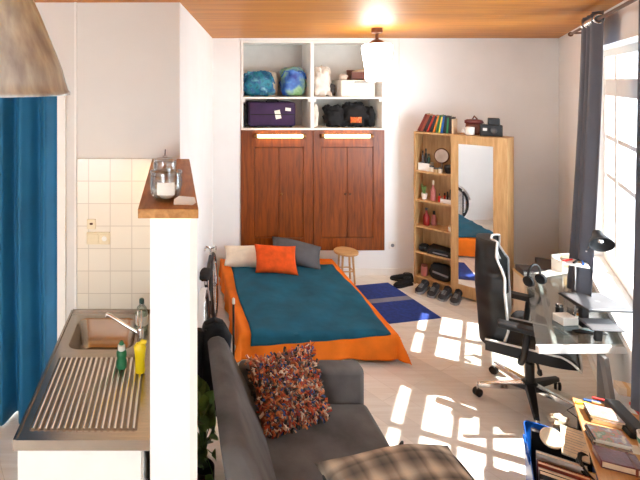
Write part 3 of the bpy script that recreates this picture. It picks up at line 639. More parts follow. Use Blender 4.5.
t = thing('makeup_mirror', 'round table mirror on the top wardrobe shelf', 'mirror', wl(.275, .13, zA+.001), (0, 0, WA-.2)); MB().lathe([(.05, 0), (.05, .008), (.012, .016)]).build('base', 'chrome', t); MB().cyl((0, 0, .01), (0, 0, .10), .006).build('stem', 'chrome', t)
MB().lathe([(.088, 0), (.092, .006), (.088, .014), (.08, .010)], (0, -.005, .19), m=rx(pi/2-.15)).build('mirror_frame', 'brown', t); MB().lathe([(.079, .0105), (.078, .0125)], (0, -.005, .19), m=rx(pi/2-.15)).build('mirror_face', 'dullmirror', t)
for i, (dx, dy, r, hh, mt, lb) in enumerate(((.185, .055, .026, .055, 'cream', 'cream pot with dark lid before the round mirror'), (.235, .04, .024, .04, 'tan', 'tan pot with dark lid before the round mirror'), (.285, .035, .022, .05, 'beige', 'beige pot with dark lid under the round mirror'))):
    bottle('cosmetic_pot', lb, 'pot', dx, dy, zA, [(r*.9, 0), (r, .005), (r, hh)], mt, [(r, hh), (r, hh+.012), (r*.9, hh+.015)], 'darkgrey')
t = thing('dark_bowl', 'dark bowl at the door end of the top wardrobe shelf', 'bowl', wl(.362, .075, zA+.001)); MB().lathe([(.022, 0), (.03, .004), (.045, .05), (.047, .075), (.042, .075), (.038, .045), (.002, .012)], cap=False).build('bowl', 'black', t)
MB().blob((0, 0, .07), (.034, .034, .03), 3).build('contents', 'darkgrey', t, smooth=180)
t = thing('potted_cactus', 'small green plant in a pot on the second wardrobe shelf', 'plant', wl(.085, .10, zB+.001)); MB().lathe([(.026, 0), (.036, .07), (.032, .07), (.028, .06), (.001, .06)], cap=False).build('pot', 'mug', t)
b = MB()
for i in range(22):
    a = i*2.4; r_ = .008+.018*((i*7) % 5)/5; b.tube([(r_*.4*cos(a), r_*.4*sin(a), .06), (r_*cos(a), r_*sin(a), .10+.01*(i % 4)), (r_*1.7*cos(a), r_*1.7*sin(a), .13+.012*(i % 5))], [.006, .007, .001], 6)
b.build('foliage', 'leaf', t)
bottle('perfume_bottle', 'tall clear brown-capped bottle on the second wardrobe shelf', 'bottle', .185, .10, zB, [(.028, 0), (.03, .01), (.028, .12), (.010, .16), (.010, .19)], 'pink', [(.013, .185), (.013, .235), (.01, .24)], 'beige')
bottle('nail_polish', 'small red bottle beside the white tray of the wardrobe', 'bottle', .262, .08, zB, [(.014, 0), (.015, .06), (.007, .07)], 'brightred', [(.008, .068), (.007, .10)])
t = thing('white_tray', 'white tray of small tubes on the second wardrobe shelf', 'tray', wl(.343, .10, zB+.001), WA); b = MB(); b.box(-.06, -.06, 0, .06, .06, .008).box(-.06, -.06, .008, .06, -.054, .05).box(-.06, .054, .008, .06, .06, .05).box(-.06, -.054, .008, -.054, .054, .05).box(.054, -.054, .008, .06, .054, .05); b.build('tray', 'mug', t)
for i, (dx, mt, hh, nm) in enumerate(((-.034, 'brightred', .10, 'red'), (-.004, 'black', .12, 'black'), (.028, 'darkgrey', .15, 'grey'))):
    bottle('makeup_tube', nm+' tube standing in the white wardrobe tray', 'tube', .343+dx, .11, zB+.008, [(.009, 0), (.011, .005), (.011, hh*.7)], mt, [(.009, hh*.7), (.009, hh)], 'black')
bottle('spirit_bottle', 'dark red bottle on the third wardrobe shelf', 'bottle', .105, .11, zC, [(.034, 0), (.036, .01), (.035, .11), (.013, .15), (.013, .18)], 'red', [(.015, .178), (.015, .205)], 'darkgrey')
bottle('amber_bottle', 'pinkish bottle with dark cap behind the dark red bottle', 'bottle', .170, .17, zC, [(.026, 0), (.028, .01), (.027, .10), (.012, .13)], 'pink', [(.014, .128), (.014, .17)], 'black')
bottle('white_pot', 'white pot by the door on the third wardrobe shelf', 'pot', .383, .05, zC, [(.018, 0), (.02, .004), (.02, .05)], 'mug', [(.019, .05), (.019, .062)], 'tan')
t = thing('black_folder', 'flat black case with pale strip on the fourth wardrobe shelf', 'case', wl(.27, .115, zD+.001), WA); MB().box(-.125, -.10, 0, .125, .11, .045).build('case_body', 'black', t, bevel=.006); MB().obox((0, -.02, .062), (.23, .18, .03), ry(.06)).build('upper_case', 'leather', t, bevel=.005); MB().obox((.02, -.104, .028), (.16, .006, .014)).build('pale_strip', 'greyplastic', t)
t = thing('black_pouch', 'small black pouch beside the flat case in the wardrobe', 'pouch', wl(.085, .10, zD+.001), WA); MB().blob((0, 0, .035), (.052, .07, .04), 51, .06).build('pouch_body', 'softblack', t, smooth=180); MB().tube([(-.035, -.062, .05), (.035, -.062, .05)], .003, 6).build('zip', 'greyplastic', t)
t = thing('pink_jar', 'pink lidded jar on the lowest wardrobe shelf', 'jar', wl(.09, .09, zE+.001)); MB().lathe([(.034, 0), (.038, .01), (.038, .10), (.03, .112)]).build('jar_body', 'pink', t); MB().lathe([(.033, .111), (.034, .116), (.034, .132), (.028, .136)]).build('lid', 'brownlea', t)
t = thing('black_shoulder_bag', 'black bag with a pale strip on the lowest wardrobe shelf', 'bag', wl(.27, .11, zE+.001), WA); MB().blob((0, 0, .085), (.12, .085, .095), 55, .05).build('bag_body', 'softblack', t, smooth=180); MB().obox((.02, -.092, .09), (.17, .008, .02), ry(.12)).build('pale_strip', 'greyplastic', t)
# shoes
def shoe(label, loc, ang, mat, L=.27, group=None, low=False):
    t = thing('shoe', label, 'shoe', loc, ang, group)
    def sec(x, w_, h0, h1, n=14): return [V((x, w_*cos(2*pi*j/n), h0+(h1-h0)*(.5+.5*sin(2*pi*j/n)))) for j in range(n)]
    k = L/.27
    MB().rings([[V((v.x*k, v.y*k, v.z*k)) for v in s_] for s_ in (sec(-.13, .02, .022, .07), sec(-.12, .034, .02, .095), sec(-.06, .036, .02, .092), sec(-.01, .038, .02, .08), sec(.04, .044, .02, .064), sec(.09, .045, .02, .05), sec(.125, .03, .02, .04), sec(.138, .008, .022, .03))]).build('upper', mat, t, smooth=180)
    MB().rings([[V((x*k, y*w_*k, z)) for y, z in ((-1, 0), (1, 0), (1, .022), (-1, .022))] for x, w_ in ((-.137, .02), (-.125, .036), (-.05, .036), (.03, .044), (.09, .047), (.128, .033), (.142, .01))]).build('sole', 'sole' if not low else 'black', t, smooth=30)
    MB().tube([(-.115*k, 0, .094*k), (-.08*k, .022*k, .095*k), (-.03*k, .018*k, .09*k), (-.015*k, 0, .086*k), (-.03*k, -.018*k, .09*k), (-.08*k, -.022*k, .095*k), (-.115*k, 0, .094*k)], .006, 8).build('collar', 'black', t)
    b = MB()
    for i in range(4): x_ = (.01+.018*i)*k; b.tube([(x_, -.022*k, (.076-.006*i)*k), (x_, 0, (.083-.007*i)*k), (x_, .022*k, (.076-.006*i)*k)], .003, 6)
    b.build('laces', 'sole' if not low else 'softblack', t)
    return t
shoe('black slip-on shoe against the back wall, nearest the rug', (2.80, 5.92, 0), R(165), 'softblack', .26, None, True)
shoe('black slip-on shoe touching the wardrobe corner', (2.74, 5.76, 0), R(200), 'softblack', .26, None, True)
shoe('charcoal trainer with grey sole closest to the wardrobe shelf corner', (2.90, 5.63, 0), R(222), 'shoe')
shoe('charcoal trainer with grey sole second along the wardrobe base', (2.985, 5.54, 0), R(226), 'shoe')
shoe('charcoal trainer with grey sole third along the wardrobe base', (3.065, 5.45, 0), R(222), 'shoe')
shoe('charcoal trainer with grey sole fourth along, near the mirror door', (3.145, 5.365, 0), R(226), 'shoe')

# ================================================================== LEFT OF THE BED
t = thing('bicycle', 'black bicycle leaning on the wall left of the bed', 'bicycle', (.345, 4.55, 0), R(81)); t.rotation_euler = (R(-3), 0, R(81))
def wheel(x):
    w_ = MB().rings([[V((x+(.30+.022*cos(2*pi*j/10))*cos(2*pi*i/36), .022*sin(2*pi*j/10), .322+(.30+.022*cos(2*pi*j/10))*sin(2*pi*i/36))) for j in range(10)] for i in range(36)], closed=True).build('wheel', 'black', t)
    MB().rings([[V((x+(.272+.008*cos(2*pi*j/8))*cos(2*pi*i/36), .012*sin(2*pi*j/8), .322+(.272+.008*cos(2*pi*j/8))*sin(2*pi*i/36))) for j in range(8)] for i in range(36)], closed=True).build('rim', 'chrome', w_)
    b = MB()
    for i in range(18): a = 2*pi*i/18; b.cyl((x, .012*(1 if i % 2 else -1), .322), (x+.27*cos(a), 0, .322+.27*sin(a)), .0018, n=5)
    b.build('spokes', 'chrome', w_); MB().cyl((x, -.03, .322), (x, .03, .322), .02).build('hub', 'chrome', w_)
wheel(-.46); wheel(.50)
b = MB(); J = dict(bb=(-.05, 0, .28), st=(-.20, 0, .64), ht=(.34, 0, .68), hb=(.38, 0, .58), rd=(-.46, 0, .322), fd=(.50, 0, .322))
for a_, c_ in (('bb', 'st'), ('st', 'ht'), ('bb', 'hb'), ('ht', 'hb')): b.cyl(J[a_], J[c_], .017, n=10)
for s_ in (-.035, .035): b.tube([(-.46, s_, .322), (-.05, 0, .28)], .009, 8); b.tube([(-.46, s_, .322), (-.2, 0, .62)], .008, 8)
b.build('bicycle_frame', 'black', t)
b = MB()
for s_ in (-.04, .04): b.tube([(.38, s_, .60), (.42, s_, .50), (.50, s_, .322)], .011, 8)
b.build('fork', 'chrome', t)
MB().tube([(.26, -.06, .76), (.33, -.055, .775), (.345, 0, .755), (.33, .045, .775), (.26, .05, .76)], .011, 8).build('handlebar', 'chrome', t); MB().cyl((.335, 0, .68), (.345, 0, .76), .014).build('stem', 'chrome', t)
MB().blob((-.22, 0, .715), (.12, .05, .03), 60, .04, flat=False).build('saddle', 'softblack', t, smooth=180); MB().cyl((-.20, 0, .62), (-.215, 0, .70), .013).build('seat_post', 'chrome', t)
MB().grid(lambda u, v: V((-.46+.345*cos(R(20+150*u)), (v-.5)*.055, .322+.345*sin(R(20+150*u)))), 24, 3).build('mudguard', 'whitemetal', t, solid=.003)
t = thing('white_tipped_pole', 'thin black pole with a white tip at the bed foot', 'pole', (.49, 4.02, 0)); MB().cyl((0, 0, .02), (0, 0, .60), .010, .009).build('shaft', 'black', t); MB().lathe([(.011, .595), (.013, .60), (.013, .635), (.006, .645)]).build('tip', 'paper', t); MB().lathe([(.10, 0), (.10, .012), (.02, .02)]).build('foot', 'black', t)
t = thing('jacket', 'black jacket hung over the far end of the grey sofa back', 'jacket', (.255, 3.10, .30))
MB().rings([[V((x*k, y, z)) for x, z in ((-.10, 0), (.12, .0), (.10, .30), (.115, .50), (.075, .575), (-.01, .595), (-.075, .56), (-.095, .40))] for y, k in ((-.02, .6), (.0, .95), (.05, 1.0), (.09, .95), (.11, .6))]).build('jacket_body', 'softblack', t, bevel=.02, smooth=80)
MB().tube([(-.08, .03, .54), (-.115, .01, .40), (-.118, -.02, .22), (-.11, -.03, .06)], [.035, .045, .042, .035], 12).build('sleeve', 'softblack', t)
MB().tube([(-.05, .05, .57), (0, .02, .615), (.05, .05, .58)], .018, 10).build('collar', 'softblack', t)
# plant behind the sofa
t = thing('potted_plant', 'leafy green plant squeezed between half wall and sofa', 'plant', (.165, 2.80, 0)); MB().lathe([(.045, 0), (.064, .02), (.066, .22), (.06, .22), (.058, .2), (.001, .2)], cap=False).build('pot', 'terra', t)
rnd = random.Random(5); bl = MB(); bs = MB()
for i in range(40):
    a = rnd.uniform(0, 2*pi); hgt = rnd.uniform(.28, .58); yy = rnd.uniform(-.18, .22); xx = rnd.uniform(-.05, .055); tip = V((xx, yy, hgt)); bs.tube([(0, 0, .2), (xx*.4, yy*.4, .2+hgt*.4), tip], .003, 5)
    L = rnd.uniform(.09, .15); d_ = V((cos(a)*.35, sin(a), rnd.uniform(-.2, .6))).normalized(); sd = d_.cross(V((rnd.uniform(-1,1), rnd.uniform(-.4,.4), 1))).normalized(); nn = d_.cross(sd)
    def leaf(u, v, tip=tip, L=L, d_=d_, sd=sd, nn=nn): 
        w_ = .34*L*sin(pi*min(.98, u*.97+.02))**.8; q = tip+d_*L*u+sd*w_*(2*v-1)-nn*L*(.25*u*u-.15*abs(2*v-1)*.6); q.x = max(-.065, min(q.x, .068)); return q
    bl.grid(leaf, 8, 4)
bs.build('stems', 'leaf', t); bl.build('foliage', 'leaf', t, smooth=80)

# ================================================================== SOFA
SX, SY = .2, 2.0
t = thing('sofa', 'dark grey velvet sofa in the foreground, seen over its back', 'sofa', (.75, 2.6, 0))
def so(b, name, mat, **k): 
    o = b.build(name, mat, t, **k); o.location = (-.75, -2.6, 0); return o
# cross-section of the backrest (x, z), leaning
sec = [(.50, .36), (.53, .40), (.335, .80), (.312, .835), (.275, .85), (.225, .845), (.205, .815), (.235, .62), (.31, .18), (.40, .16)]
so(MB().rings([[V((.0+x, y, z)) for x, z in sec] for y in (2.13, 3.06)]), 'backrest', 'grey', bevel=.03, seg=4, smooth=60)
so(MB().box(.47, 2.05, .24, 1.225, 3.075, .41), 'seat', 'grey', bevel=.035, seg=4, smooth=60)
so(MB().box(.32, 2.0, .10, 1.20, 3.09, .245), 'base_frame', 'grey', bevel=.01)
so(MB().box(.42, 3.08, .10, 1.225, 3.21, .615), 'armrest', 'grey', bevel=.04, seg=4, smooth=60)
so(MB().box(.42, 1.90, .10, 1.225, 2.045, .43), 'armrest', 'grey', bevel=.04, seg=4, smooth=60)
for x, y in ((.45, 2.0), (1.15, 2.0), (.45, 3.14), (1.15, 3.14)): so(MB().cyl((x, y, 0), (x, y, .102), .02, .026), 'leg', 'black')
so(MB().tube([(1.20, 2.66, .30), (1.265, 2.67, .44), (1.272, 2.685, .445), (1.275, 2.70, .43), (1.215, 2.735, .28)], .007, 8), 'frame_loop', 'black')
# rag cushion, propped in the corner
t = thing('rag_cushion', 'shaggy cushion of orange, red and blue rag strips on the sofa', 'cushion', (.69, 2.935, .585)); ex = V((.47, .19, .0)).normalized(); ey = V((-.25, .06, .30)); ey = (ey-ex*ey.dot(ex)).normalized(); ez = ex.cross(ey); Mr = Matrix((ex, ey, ez)).transposed()
MB().cushion(.46, .40, .13, (0, 0, 0), Mr, 20, .08).build('cushion_core', blotch('rag_core', [(60,36,34), (150,80,56), (190,120,84)], 30, .95), t, smooth=180)
rnd = random.Random(3); b = MB()
for i in range(1900):
    u, v = rnd.uniform(-.98, .98), rnd.uniform(-.98, .98); sg = 1 if rnd.random() < .75 else -1
    q = max(0, 1-abs(u)**2.6)*max(0, 1-abs(v)**2.6); px_ = u*.23*(1-.05*abs(u)**2*(1-v*v)); py_ = v*.20*(1-.05*abs(v)**2*(1-u*u)); p_ = V((px_, py_, sg*(.065*q**.5)))
    d_ = V((rnd.uniform(-1,1)+u*.5, rnd.uniform(-1,1)+v*.5, sg*rnd.uniform(.2, .9))).normalized()*rnd.uniform(.02, .042); w_ = d_.cross(V((rnd.uniform(-1,1), rnd.uniform(-1,1), rnd.uniform(-1,1)))).normalized()*rnd.uniform(.004, .008)
    m_ = p_+d_*.6+V((0, 0, sg*.006)); e_ = p_+d_; n_ = d_.cross(w_).normalized()*.002
    b.rings([[Mr @ (c-w_+n_), Mr @ (c+w_+n_), Mr @ (c+w_-n_), Mr @ (c-w_-n_)] for c in (p_-d_*.1, m_, e_)])
o = b.build('rag_strips', 'rag', t, smooth=0); o['kind'] = 'stuff'
t = thing('plaid_cushion', 'beige and grey plaid cushion lying on the near sofa arm', 'cushion', (1.07, 2.215, .565), (R(6), R(-2), R(7)))
MB().cushion(.72, .42, .22, n=24, seed=8).build('cushion_cover', 'plaid', t, smooth=180)
MB().tube([( .345*math.copysign(abs(cos(a))**.35, cos(a)), .2*math.copysign(abs(sin(a))**.35, sin(a)), -.004) for a in [2*pi*i/48 for i in range(49)]], .010, 8).build('dark_edge', 'plaidback', t)

# ================================================================== CHAIR
CA = R(-37)
t = thing('gaming_chair', 'black gaming chair with white piping at the glass desk', 'chair', (2.72, 3.68, 0), CA)
b = MB().lathe([(.05, .10), (.055, .11), (.055, .15), (.04, .165)]); b.build('hub', 'black', t)
for k in range(5):
    a = R(240+72*k)-CA; e = V((.36*cos(a), .36*sin(a), .085)); sd = V((-sin(a), cos(a), 0))
    lg = MB().rings([[V((0,0,0))+e*f+V((0,0,z-.085*f))+sd*w_*s_ for s_, z in ((-1, zl_), (1, zl_), (.8, zh), (-.8, zh))] for f, w_, zl_, zh in ((.1, .035, .11, .155), (.6, .026, .09, .128), (1.0, .018, .075, .105))]).build('base_leg', 'chrome' if k in (1, 3, 4) else 'leather', t, bevel=.004)
    MB().cyl(e+V((0,0,-.035)), e, .010).build('caster_stem', 'chrome', lg)
    c_ = MB(); ax = rz(a+.5)
    for s_ in (-1, 1): c_.lathe([(.010, 0), (.028, 0), (.031, .004), (.031, .016), (.026, .019), (.008, .019)], V((e.x, e.y, .0315))+ax @ V((0, s_*.004+(-.019 if s_ < 0 else 0), 0)), m=ax @ rx(-pi/2), n=24)
    c_.build('caster', 'black', lg)
    MB().lathe([(.02, 0), (.012, .003)], V((e.x, e.y, .0315))+ax @ V((0, -.0235, 0)), m=ax @ rx(pi/2), n=20).build('hub_cap', 'greyplastic', lg)
MB().cyl((0, 0, .15), (0, 0, .30), .03).cyl((0, 0, .29), (0, 0, .37), .018).build('gas_lift', 'black', t)
MB().box(-.14, -.10, .36, .12, .10, .398).build('mechanism', 'black', t, bevel=.006)
MB().tube([(.02, -.10, .40), (.05, -.20, .395), (.06, -.27, .37)], .008, 8).lathe([(.01, 0), (.016, .01), (.012, .04)], (.06, -.27, .36)).build('tilt_lever', 'black', t)
# seat
def seatz(x): return .47+.05*max(0, (x-.05)/.25)**1.5*.6
def spt(u, v):
    x = -.27+.56*u; w_ = .245*(1-.10*max(0, (u-.7)/.3)**2) ; y = (2*v-1)*w_; e_ = abs(2*v-1)
    z = .475+.02*u+.045*max(0, (e_-.62)/.38)*(1-max(0, (u-.8)/.2))-.02*max(0, (u-.85)/.15)**2*2-.02*max(0,(e_-.9)/.1)
    return V((x, y, z))
def spb(u, v):
    q = spt(u, v); e_ = abs(2*v-1); q.z = .40+.03*u**3+.02*e_**4; return q
b = MB().grid(spt, 20, 24).grid(lambda u, v: spb(u, 1-v), 20, 24)
side = lambda f0, f1, n: b.grid(lambda u, v: f0(u).lerp(f1(u), v) + (0*V((1,0,0))), n, 4)
side(lambda u: spb(u, 0), lambda u: spt(u, 0), 20); side(lambda u: spt(u, 1), lambda u: spb(u, 1), 20); side(lambda u: spb(1, u), lambda u: spt(1, u), 24); side(lambda u: spt(0, u), lambda u: spb(0, u), 24)
bmesh.ops.remove_doubles(b.bm, verts=b.bm.verts[:], dist=1e-4); st = b.build('seat', 'leather', t, smooth=60)
MB().tube([spt(i/30, .0)+V((0, -.003, .004)) for i in range(31)]+[spt(1, i/20)+V((.004, 0, .002)) for i in range(1, 21)]+[spt(1-i/30, 1)+V((0, .003, .004)) for i in range(1, 31)], .008, 8).build('piping', 'piping', st)
# backrest
def hw(v):
    pts_ = [(0, .20), (.12, .215), (.25, .195), (.42, .235), (.58, .275), (.70, .262), (.80, .20), (.90, .165), (.97, .14), (1.0, .11)]
    for (a, c), (d, e) in zip(pts_, pts_[1:]):
        if v <= d: f = (v-a)/(d-a); f = f*f*(3-2*f); return c+(e-c)*f
    return .11
BZ0, BZL = .43, .785
def bx(v): return -.275-.05*v+.05*max(0, v-.55)**1.4*1.6
def wing(u, v):
    e_ = abs(2*u-1); k = (.105 if v < .72 else .105-.06*min(1, (v-.72)/.15))*min(1, .5+v*2.5)
    return k*max(0, (e_-.45)/.55)**1.5
def bpf(u, v): return V((bx(v)+.05+wing(u, v), (2*u-1)*hw(v), BZ0+BZL*v))
def bpb(u, v):
    e_ = abs(2*u-1); return V((bx(v)-.05+.055*e_**3+wing(u, v)*.55, (2*u-1)*hw(v), BZ0+BZL*v))
b = MB().grid(bpf, 24, 36).grid(lambda u, v: bpb(1-u, v), 24, 36)
side(lambda u: bpb(0, u), lambda u: bpf(0, u), 36); side(lambda u: bpf(1, u), lambda u: bpb(1, u), 36); side(lambda u: bpf(u, 1), lambda u: bpb(u, 1), 24); side(lambda u: bpb(u, 0), lambda u: bpf(u, 0), 24)
bmesh.ops.remove_doubles(b.bm, verts=b.bm.verts[:], dist=1e-4); bk = b.build('backrest', 'leather', t, smooth=70)
MB().tube([bpf(0, i/40)+V((.003, -.003, 0)) for i in range(41)]+[bpf(i/20, 1)+V((.003, 0, .004)) for i in range(1, 20)]+[bpf(1, 1-i/40)+V((.003, .003, 0)) for i in range(41)], .0085, 8).build('piping', 'piping', bk)
for u0 in (.12, .88):
    MB().grid(lambda u, v: bpf(u0+(u-.5)*.06, .72+.1*v)+V((.004, 0, 0)), 4, 8).build('harness_slot', 'piping', bk, solid=.004)
for u0 in (0.0, 1.0):
    MB().grid(lambda u, v: bpf(abs(u0-.0-.14*(u)*(1-abs(2*v-1)**2)), .14+.24*v)+V((.004, 0, 0)), 6, 10).build('side_panel', 'piping', bk, solid=.004)
for s_ in (-1, 1):
    ar = MB().tube([(-.05, s_*.20, .42), (-.05, s_*.30, .425), (-.03, s_*.315, .48), (-.01, s_*.315, .66)], .02, 10).build('armrest_post', 'black', t)
    MB().box(-.19, s_*.315-.045, .66, .13, s_*.315+.045, .70).build('arm_pad', 'leather', ar, bevel=.014, seg=3)

# ================================================================== DESK
ZD = .73
fL, fR = Fl(535, 344, ZD), Fl(634, 344, ZD)
dk = thing('glass_desk', 'glass topped desk with white frame below the window', 'desk', (2.9, 3.6, 0))
def dkp(b, name, mat, **k): o = b.build(name, mat, dk, **k); o.location = (-2.9, -3.6, 0); return o
yF, yB = 3.165, 4.36
def wallx(y, off=0): return 4.862-(D-y)*(.5444/.8388)-off/.8388
gl = lambda y: 2.385+(y-yF)*.655
dkp(MB().prism([(gl(yF), yF+.005), (wallx(yF+.005, .012), yF+.005), (wallx(yB, .012), yB), (gl(yB), yB)], ZD-.010, ZD), 'glass_top', 'deskglass', smooth=0)
dkp(MB().box(2.375, yF-.03, ZD-.05, 2.96, yF, ZD-.002), 'front_beam', 'whitemetal', bevel=.003)
dkp(MB().box(gl(yB), yB-.03, ZD-.05, wallx(yB, .03), yB, ZD-.011), 'rear_beam', 'whitemetal', bevel=.003)
dirU = V((.548, .8365, 0)); q0 = V((gl(yF)+.125, yF+.0, ZD-.026)); L_ = (yB-.03-yF)/dirU.y
dkp(MB().obox(q0+dirU*L_/2, (.026, L_, .03), rz(-atan2(.548, .8365))), 'side_beam', 'whitemetal', bevel=.003)
q1 = V((wallx(yF, .05), yF, ZD-.026)); dkp(MB().obox(q1+dirU*L_/2, (.026, L_, .03), rz(-atan2(.548, .8365))), 'side_beam', 'whitemetal', bevel=.003)
def leg(p0, p1): dkp(MB().obox((V(p0)+V(p1))/2, (.045, .03, (V(p1)-V(p0)).length), (V(p1)-V(p0)).to_track_quat('Z', 'Y').to_matrix()), 'leg', 'metalgrey', bevel=.003)
leg((2.90, 3.125, 0), (2.80, 3.135, ZD-.063)); leg((2.93, 3.30, 0), (2.85, 3.21, ZD-.05))
leg((3.55, 4.33, 0), (3.55, 4.33, ZD-.05)); leg((gl(yB)+.06, 4.34, 0), (gl(yB)+.06, 4.34, ZD-.05))
zd = ZD+.0005
def on(px, py, z=zd): return Fl(px, py, z)
# things on the desk
WR = -atan2(.548, .8365)
p = on(567, 271); t = thing('open_box', 'white open box with tan inside at the far end of the desk', 'box', (p.x, p.y, zd), R(8)); MB().box(-.10, -.05, 0, .08, .06, .012).box(-.10, .048, .012, .10, .06, .135).box(-.10, -.05, .012, -.088, .048, .11).build('box_body', 'paper', t); MB().obox((.04, .03, .08), (.13, .008, .12), rz(-.1)).build('insert', 'tan', t)
p = on(545, 272); t = thing('paper_sheet', 'white sheet lying on the glass at the far desk corner', 'paper', (p.x+.02, p.y-.03, zd), R(20)); MB().box(-.13, -.05, 0, .11, .05, .003).build('paper', 'paper', t)
p = on(565, 321); t = thing('small_speaker', 'small black and silver gadget standing on the glass', 'gadget', (p.x, p.y+.05, zd), R(10)); MB().box(-.02, -.016, 0, .02, .016, .075).build('gadget_body', 'black', t, bevel=.004); MB().box(-.018, -.017, .076, .018, .017, .10).build('top_cap', 'chrome', t, bevel=.004)
p = on(571, 331); t = thing('white_box', 'white box with grey base near the front of the desk', 'box', (p.x, p.y+.05, zd), R(4)); MB().box(-.055, -.045, .032, .055, .045, .085).build('box_body', 'paper', t, bevel=.004); MB().box(-.057, -.048, 0, .057, .048, .0315).build('box_base', blotch('grey_base', [(110,122,124),(140,152,152)], 10), t, bevel=.004)
p = on(590, 330); t = thing('clear_folder', 'pale blue clear folder beside the white box', 'folder', (p.x, p.y+.06, zd), WR); MB().box(-.055, -.09, 0, .055, .12, .012).build('folder', plain('pale_blue_plastic', (196,216,220), .2), t, bevel=.003); MB().box(-.05, -.08, .0121, .05, .10, .014).build('paper', 'paper', t)
# laptop on a stand, tablet
t = thing('laptop_stand', 'black raised stand carrying the closed laptop', 'stand', (2.86, 3.36, zd), R(-8)); MB().box(-.10, -.08, 0, .10, .10, .008).build('foot_plate', 'black', t, bevel=.003); MB().box(-.02, -.02, .008, .02, .02, .19).build('post', 'black', t); MB().box(-.10, -.11, .19, .10, .11, .198).build('top_plate', 'black', t, bevel=.003)
t = thing('laptop', 'closed grey laptop raised on the black stand', 'laptop', (2.905, 3.30, zd+.1985), (0, 0, R(-4))); MB().box(-.15, -.125, 0, .13, .14, .012).build('laptop_base', 'black', t, bevel=.004); MB().box(-.15, -.125, .0125, .13, .14, .02).build('laptop_lid', 'laptop', t, bevel=.004); MB().lathe([(.015, 0), (.015, .0006)], (0, .0, .02)).build('emblem', 'greyplastic', t)
t = thing('drawing_tablet', 'flat dark grey tablet tilted on the front desk edge', 'tablet', (2.825, 3.205, zd+.10), (R(8), 0, R(-5))); MB().box(-.085, -.065, 0, .12, .065, .012).build('tablet_body', 'darkgrey', t, bevel=.005); MB().box(-.075, -.055, .012, .11, .055, .0128).build('screen', 'laptop', t); MB().box(-.02, -.02, -.10, .02, .0, 0).build('prop', 'black', t)
t = thing('monitor_shelf', 'small white raised tray on a thin post behind the laptop', 'tray', (2.885, 3.46, zd), WR)
MB().lathe([(.04, 0), (.04, .008), (.008, .012)]).build('foot', 'chrome', t); MB().cyl((0, 0, .01), (0, 0, .43), .007, n=10).build('post', 'chrome', t)
MB().box(-.085, -.12, .43, .065, .02, .442).build('tray', 'whitemetal', t, bevel=.003)
for i, (dx, dy, L, c, nm) in enumerate(((-.045, -.05, .10, 'brightred', 'red pen lying on the raised tray'), (.0, -.04, .11, 'black', 'black pen lying on the raised tray'), (.035, -.06, .09, 'bagblue', 'blue pen lying on the raised tray'))):
    q = V((2.885, 3.46, zd+.4425+.006)) + rz(WR) @ V((dx, dy, 0)); t = thing('pen', nm, 'pen', q, WR+.9+i*.3); MB().cyl((-L/2, 0, 0), (L/2*.8, 0, 0), .006, n=10).build('barrel', c, t); MB().cyl((L/2*.8, 0, 0), (L/2, 0, 0), .005, .001, 10).build('tip', 'chrome', t)
# desk lamp
LB = V((2.985, 3.535, zd)); t = thing('desk_lamp', 'jointed desk lamp with black head before the window', 'lamp', LB); j1, j2 = P(587, 251, 3.42)-LB, P(600, 240, 3.22)-LB
MB().lathe([(.042, 0), (.042, .014), (.02, .024), (.012, .05)]).build('base', 'chrome', t)
MB().cyl((0, 0, .03), j1+V((-.006, 0, 0)), .006, n=10).cyl((.014, 0, .03), j1+V((.010, 0, 0)), .004, n=10).build('lower_arm', 'metalgrey', t); MB().ball(j1, .016, 12).build('joint', 'chrome', t)
MB().cyl(j1, j2+V((-.01, .02, .03)), .007, n=10).build('upper_arm', 'chrome', t)
dirh = V((-.35, -.75, -.55)).normalized(); mh = dirh.to_track_quat('Z', 'Y').to_matrix(); hc = j2
MB().lathe([(.012, -.07), (.026, -.065), (.032, -.03), (.052, .0), (.066, .03), (.070, .04), (.067, .04), (.062, .029), (.048, .0), (.026, -.03), (.001, -.035)], hc, m=mh, n=36, cap=False).build('lamp_shade', 'black', t, smooth=60)
MB().ball(hc+dirh*.0, .024, 14).build('bulb', 'chrome', t)
# boxes in the far corner
t = thing('cardboard_box', 'beige carton on the floor between wardrobe and desk', 'box', (3.68, 4.87, 0), R(-12)); MB().box(-.17, -.12, 0, .17, .12, .48).build('box_body', 'beige', t, bevel=.004); MB().box(-.175, -.125, .48, .03, .125, .50).build('flap', 'tan', t)
t = thing('black_case', 'small dark grey case standing on the beige carton', 'case', (3.62, 4.87, .5005), R(-12)); MB().box(-.11, -.09, 0, .09, .10, .06).build('case_body', 'darkgrey', t, bevel=.01); MB().tube([(-.04, -.095, .04), (-.03, -.11, .045), (.03, -.11, .045), (.04, -.095, .04)], .005, 8).build('handle', 'black', t)
t = thing('printer', 'grey flat printer with dark lid in the window corner', 'printer', (4.02, 5.10, 0), WR); MB().box(-.14, -.17, 0, .16, .20, .44).build('printer_body', 'greyplastic', t, bevel=.008); MB().box(-.145, -.175, .442, .165, .205, .50).build('lid', 'darkgrey', t, bevel=.008); MB().box(-.146, -.10, .20, -.138, .14, .3).build('paper_slot', 'black', t)
t = thing('headphones', 'black headphones lying at the room side edge of the glass desk', 'headphones', (3.06, 4.02, zd), R(20)); MB().tube([(.075*cos(R(a)), .05, .09+.085*sin(R(a))) for a in range(-10, 191, 10)], .009, 8).build('headband', 'black', t)
for s_ in (-1, 1): MB().lathe([(.03, -.016), (.042, -.012), (.042, .012), (.03, .018)], (s_*.075, .045, .046), m=ry(pi/2)).build('ear_cup', 'softblack', t)
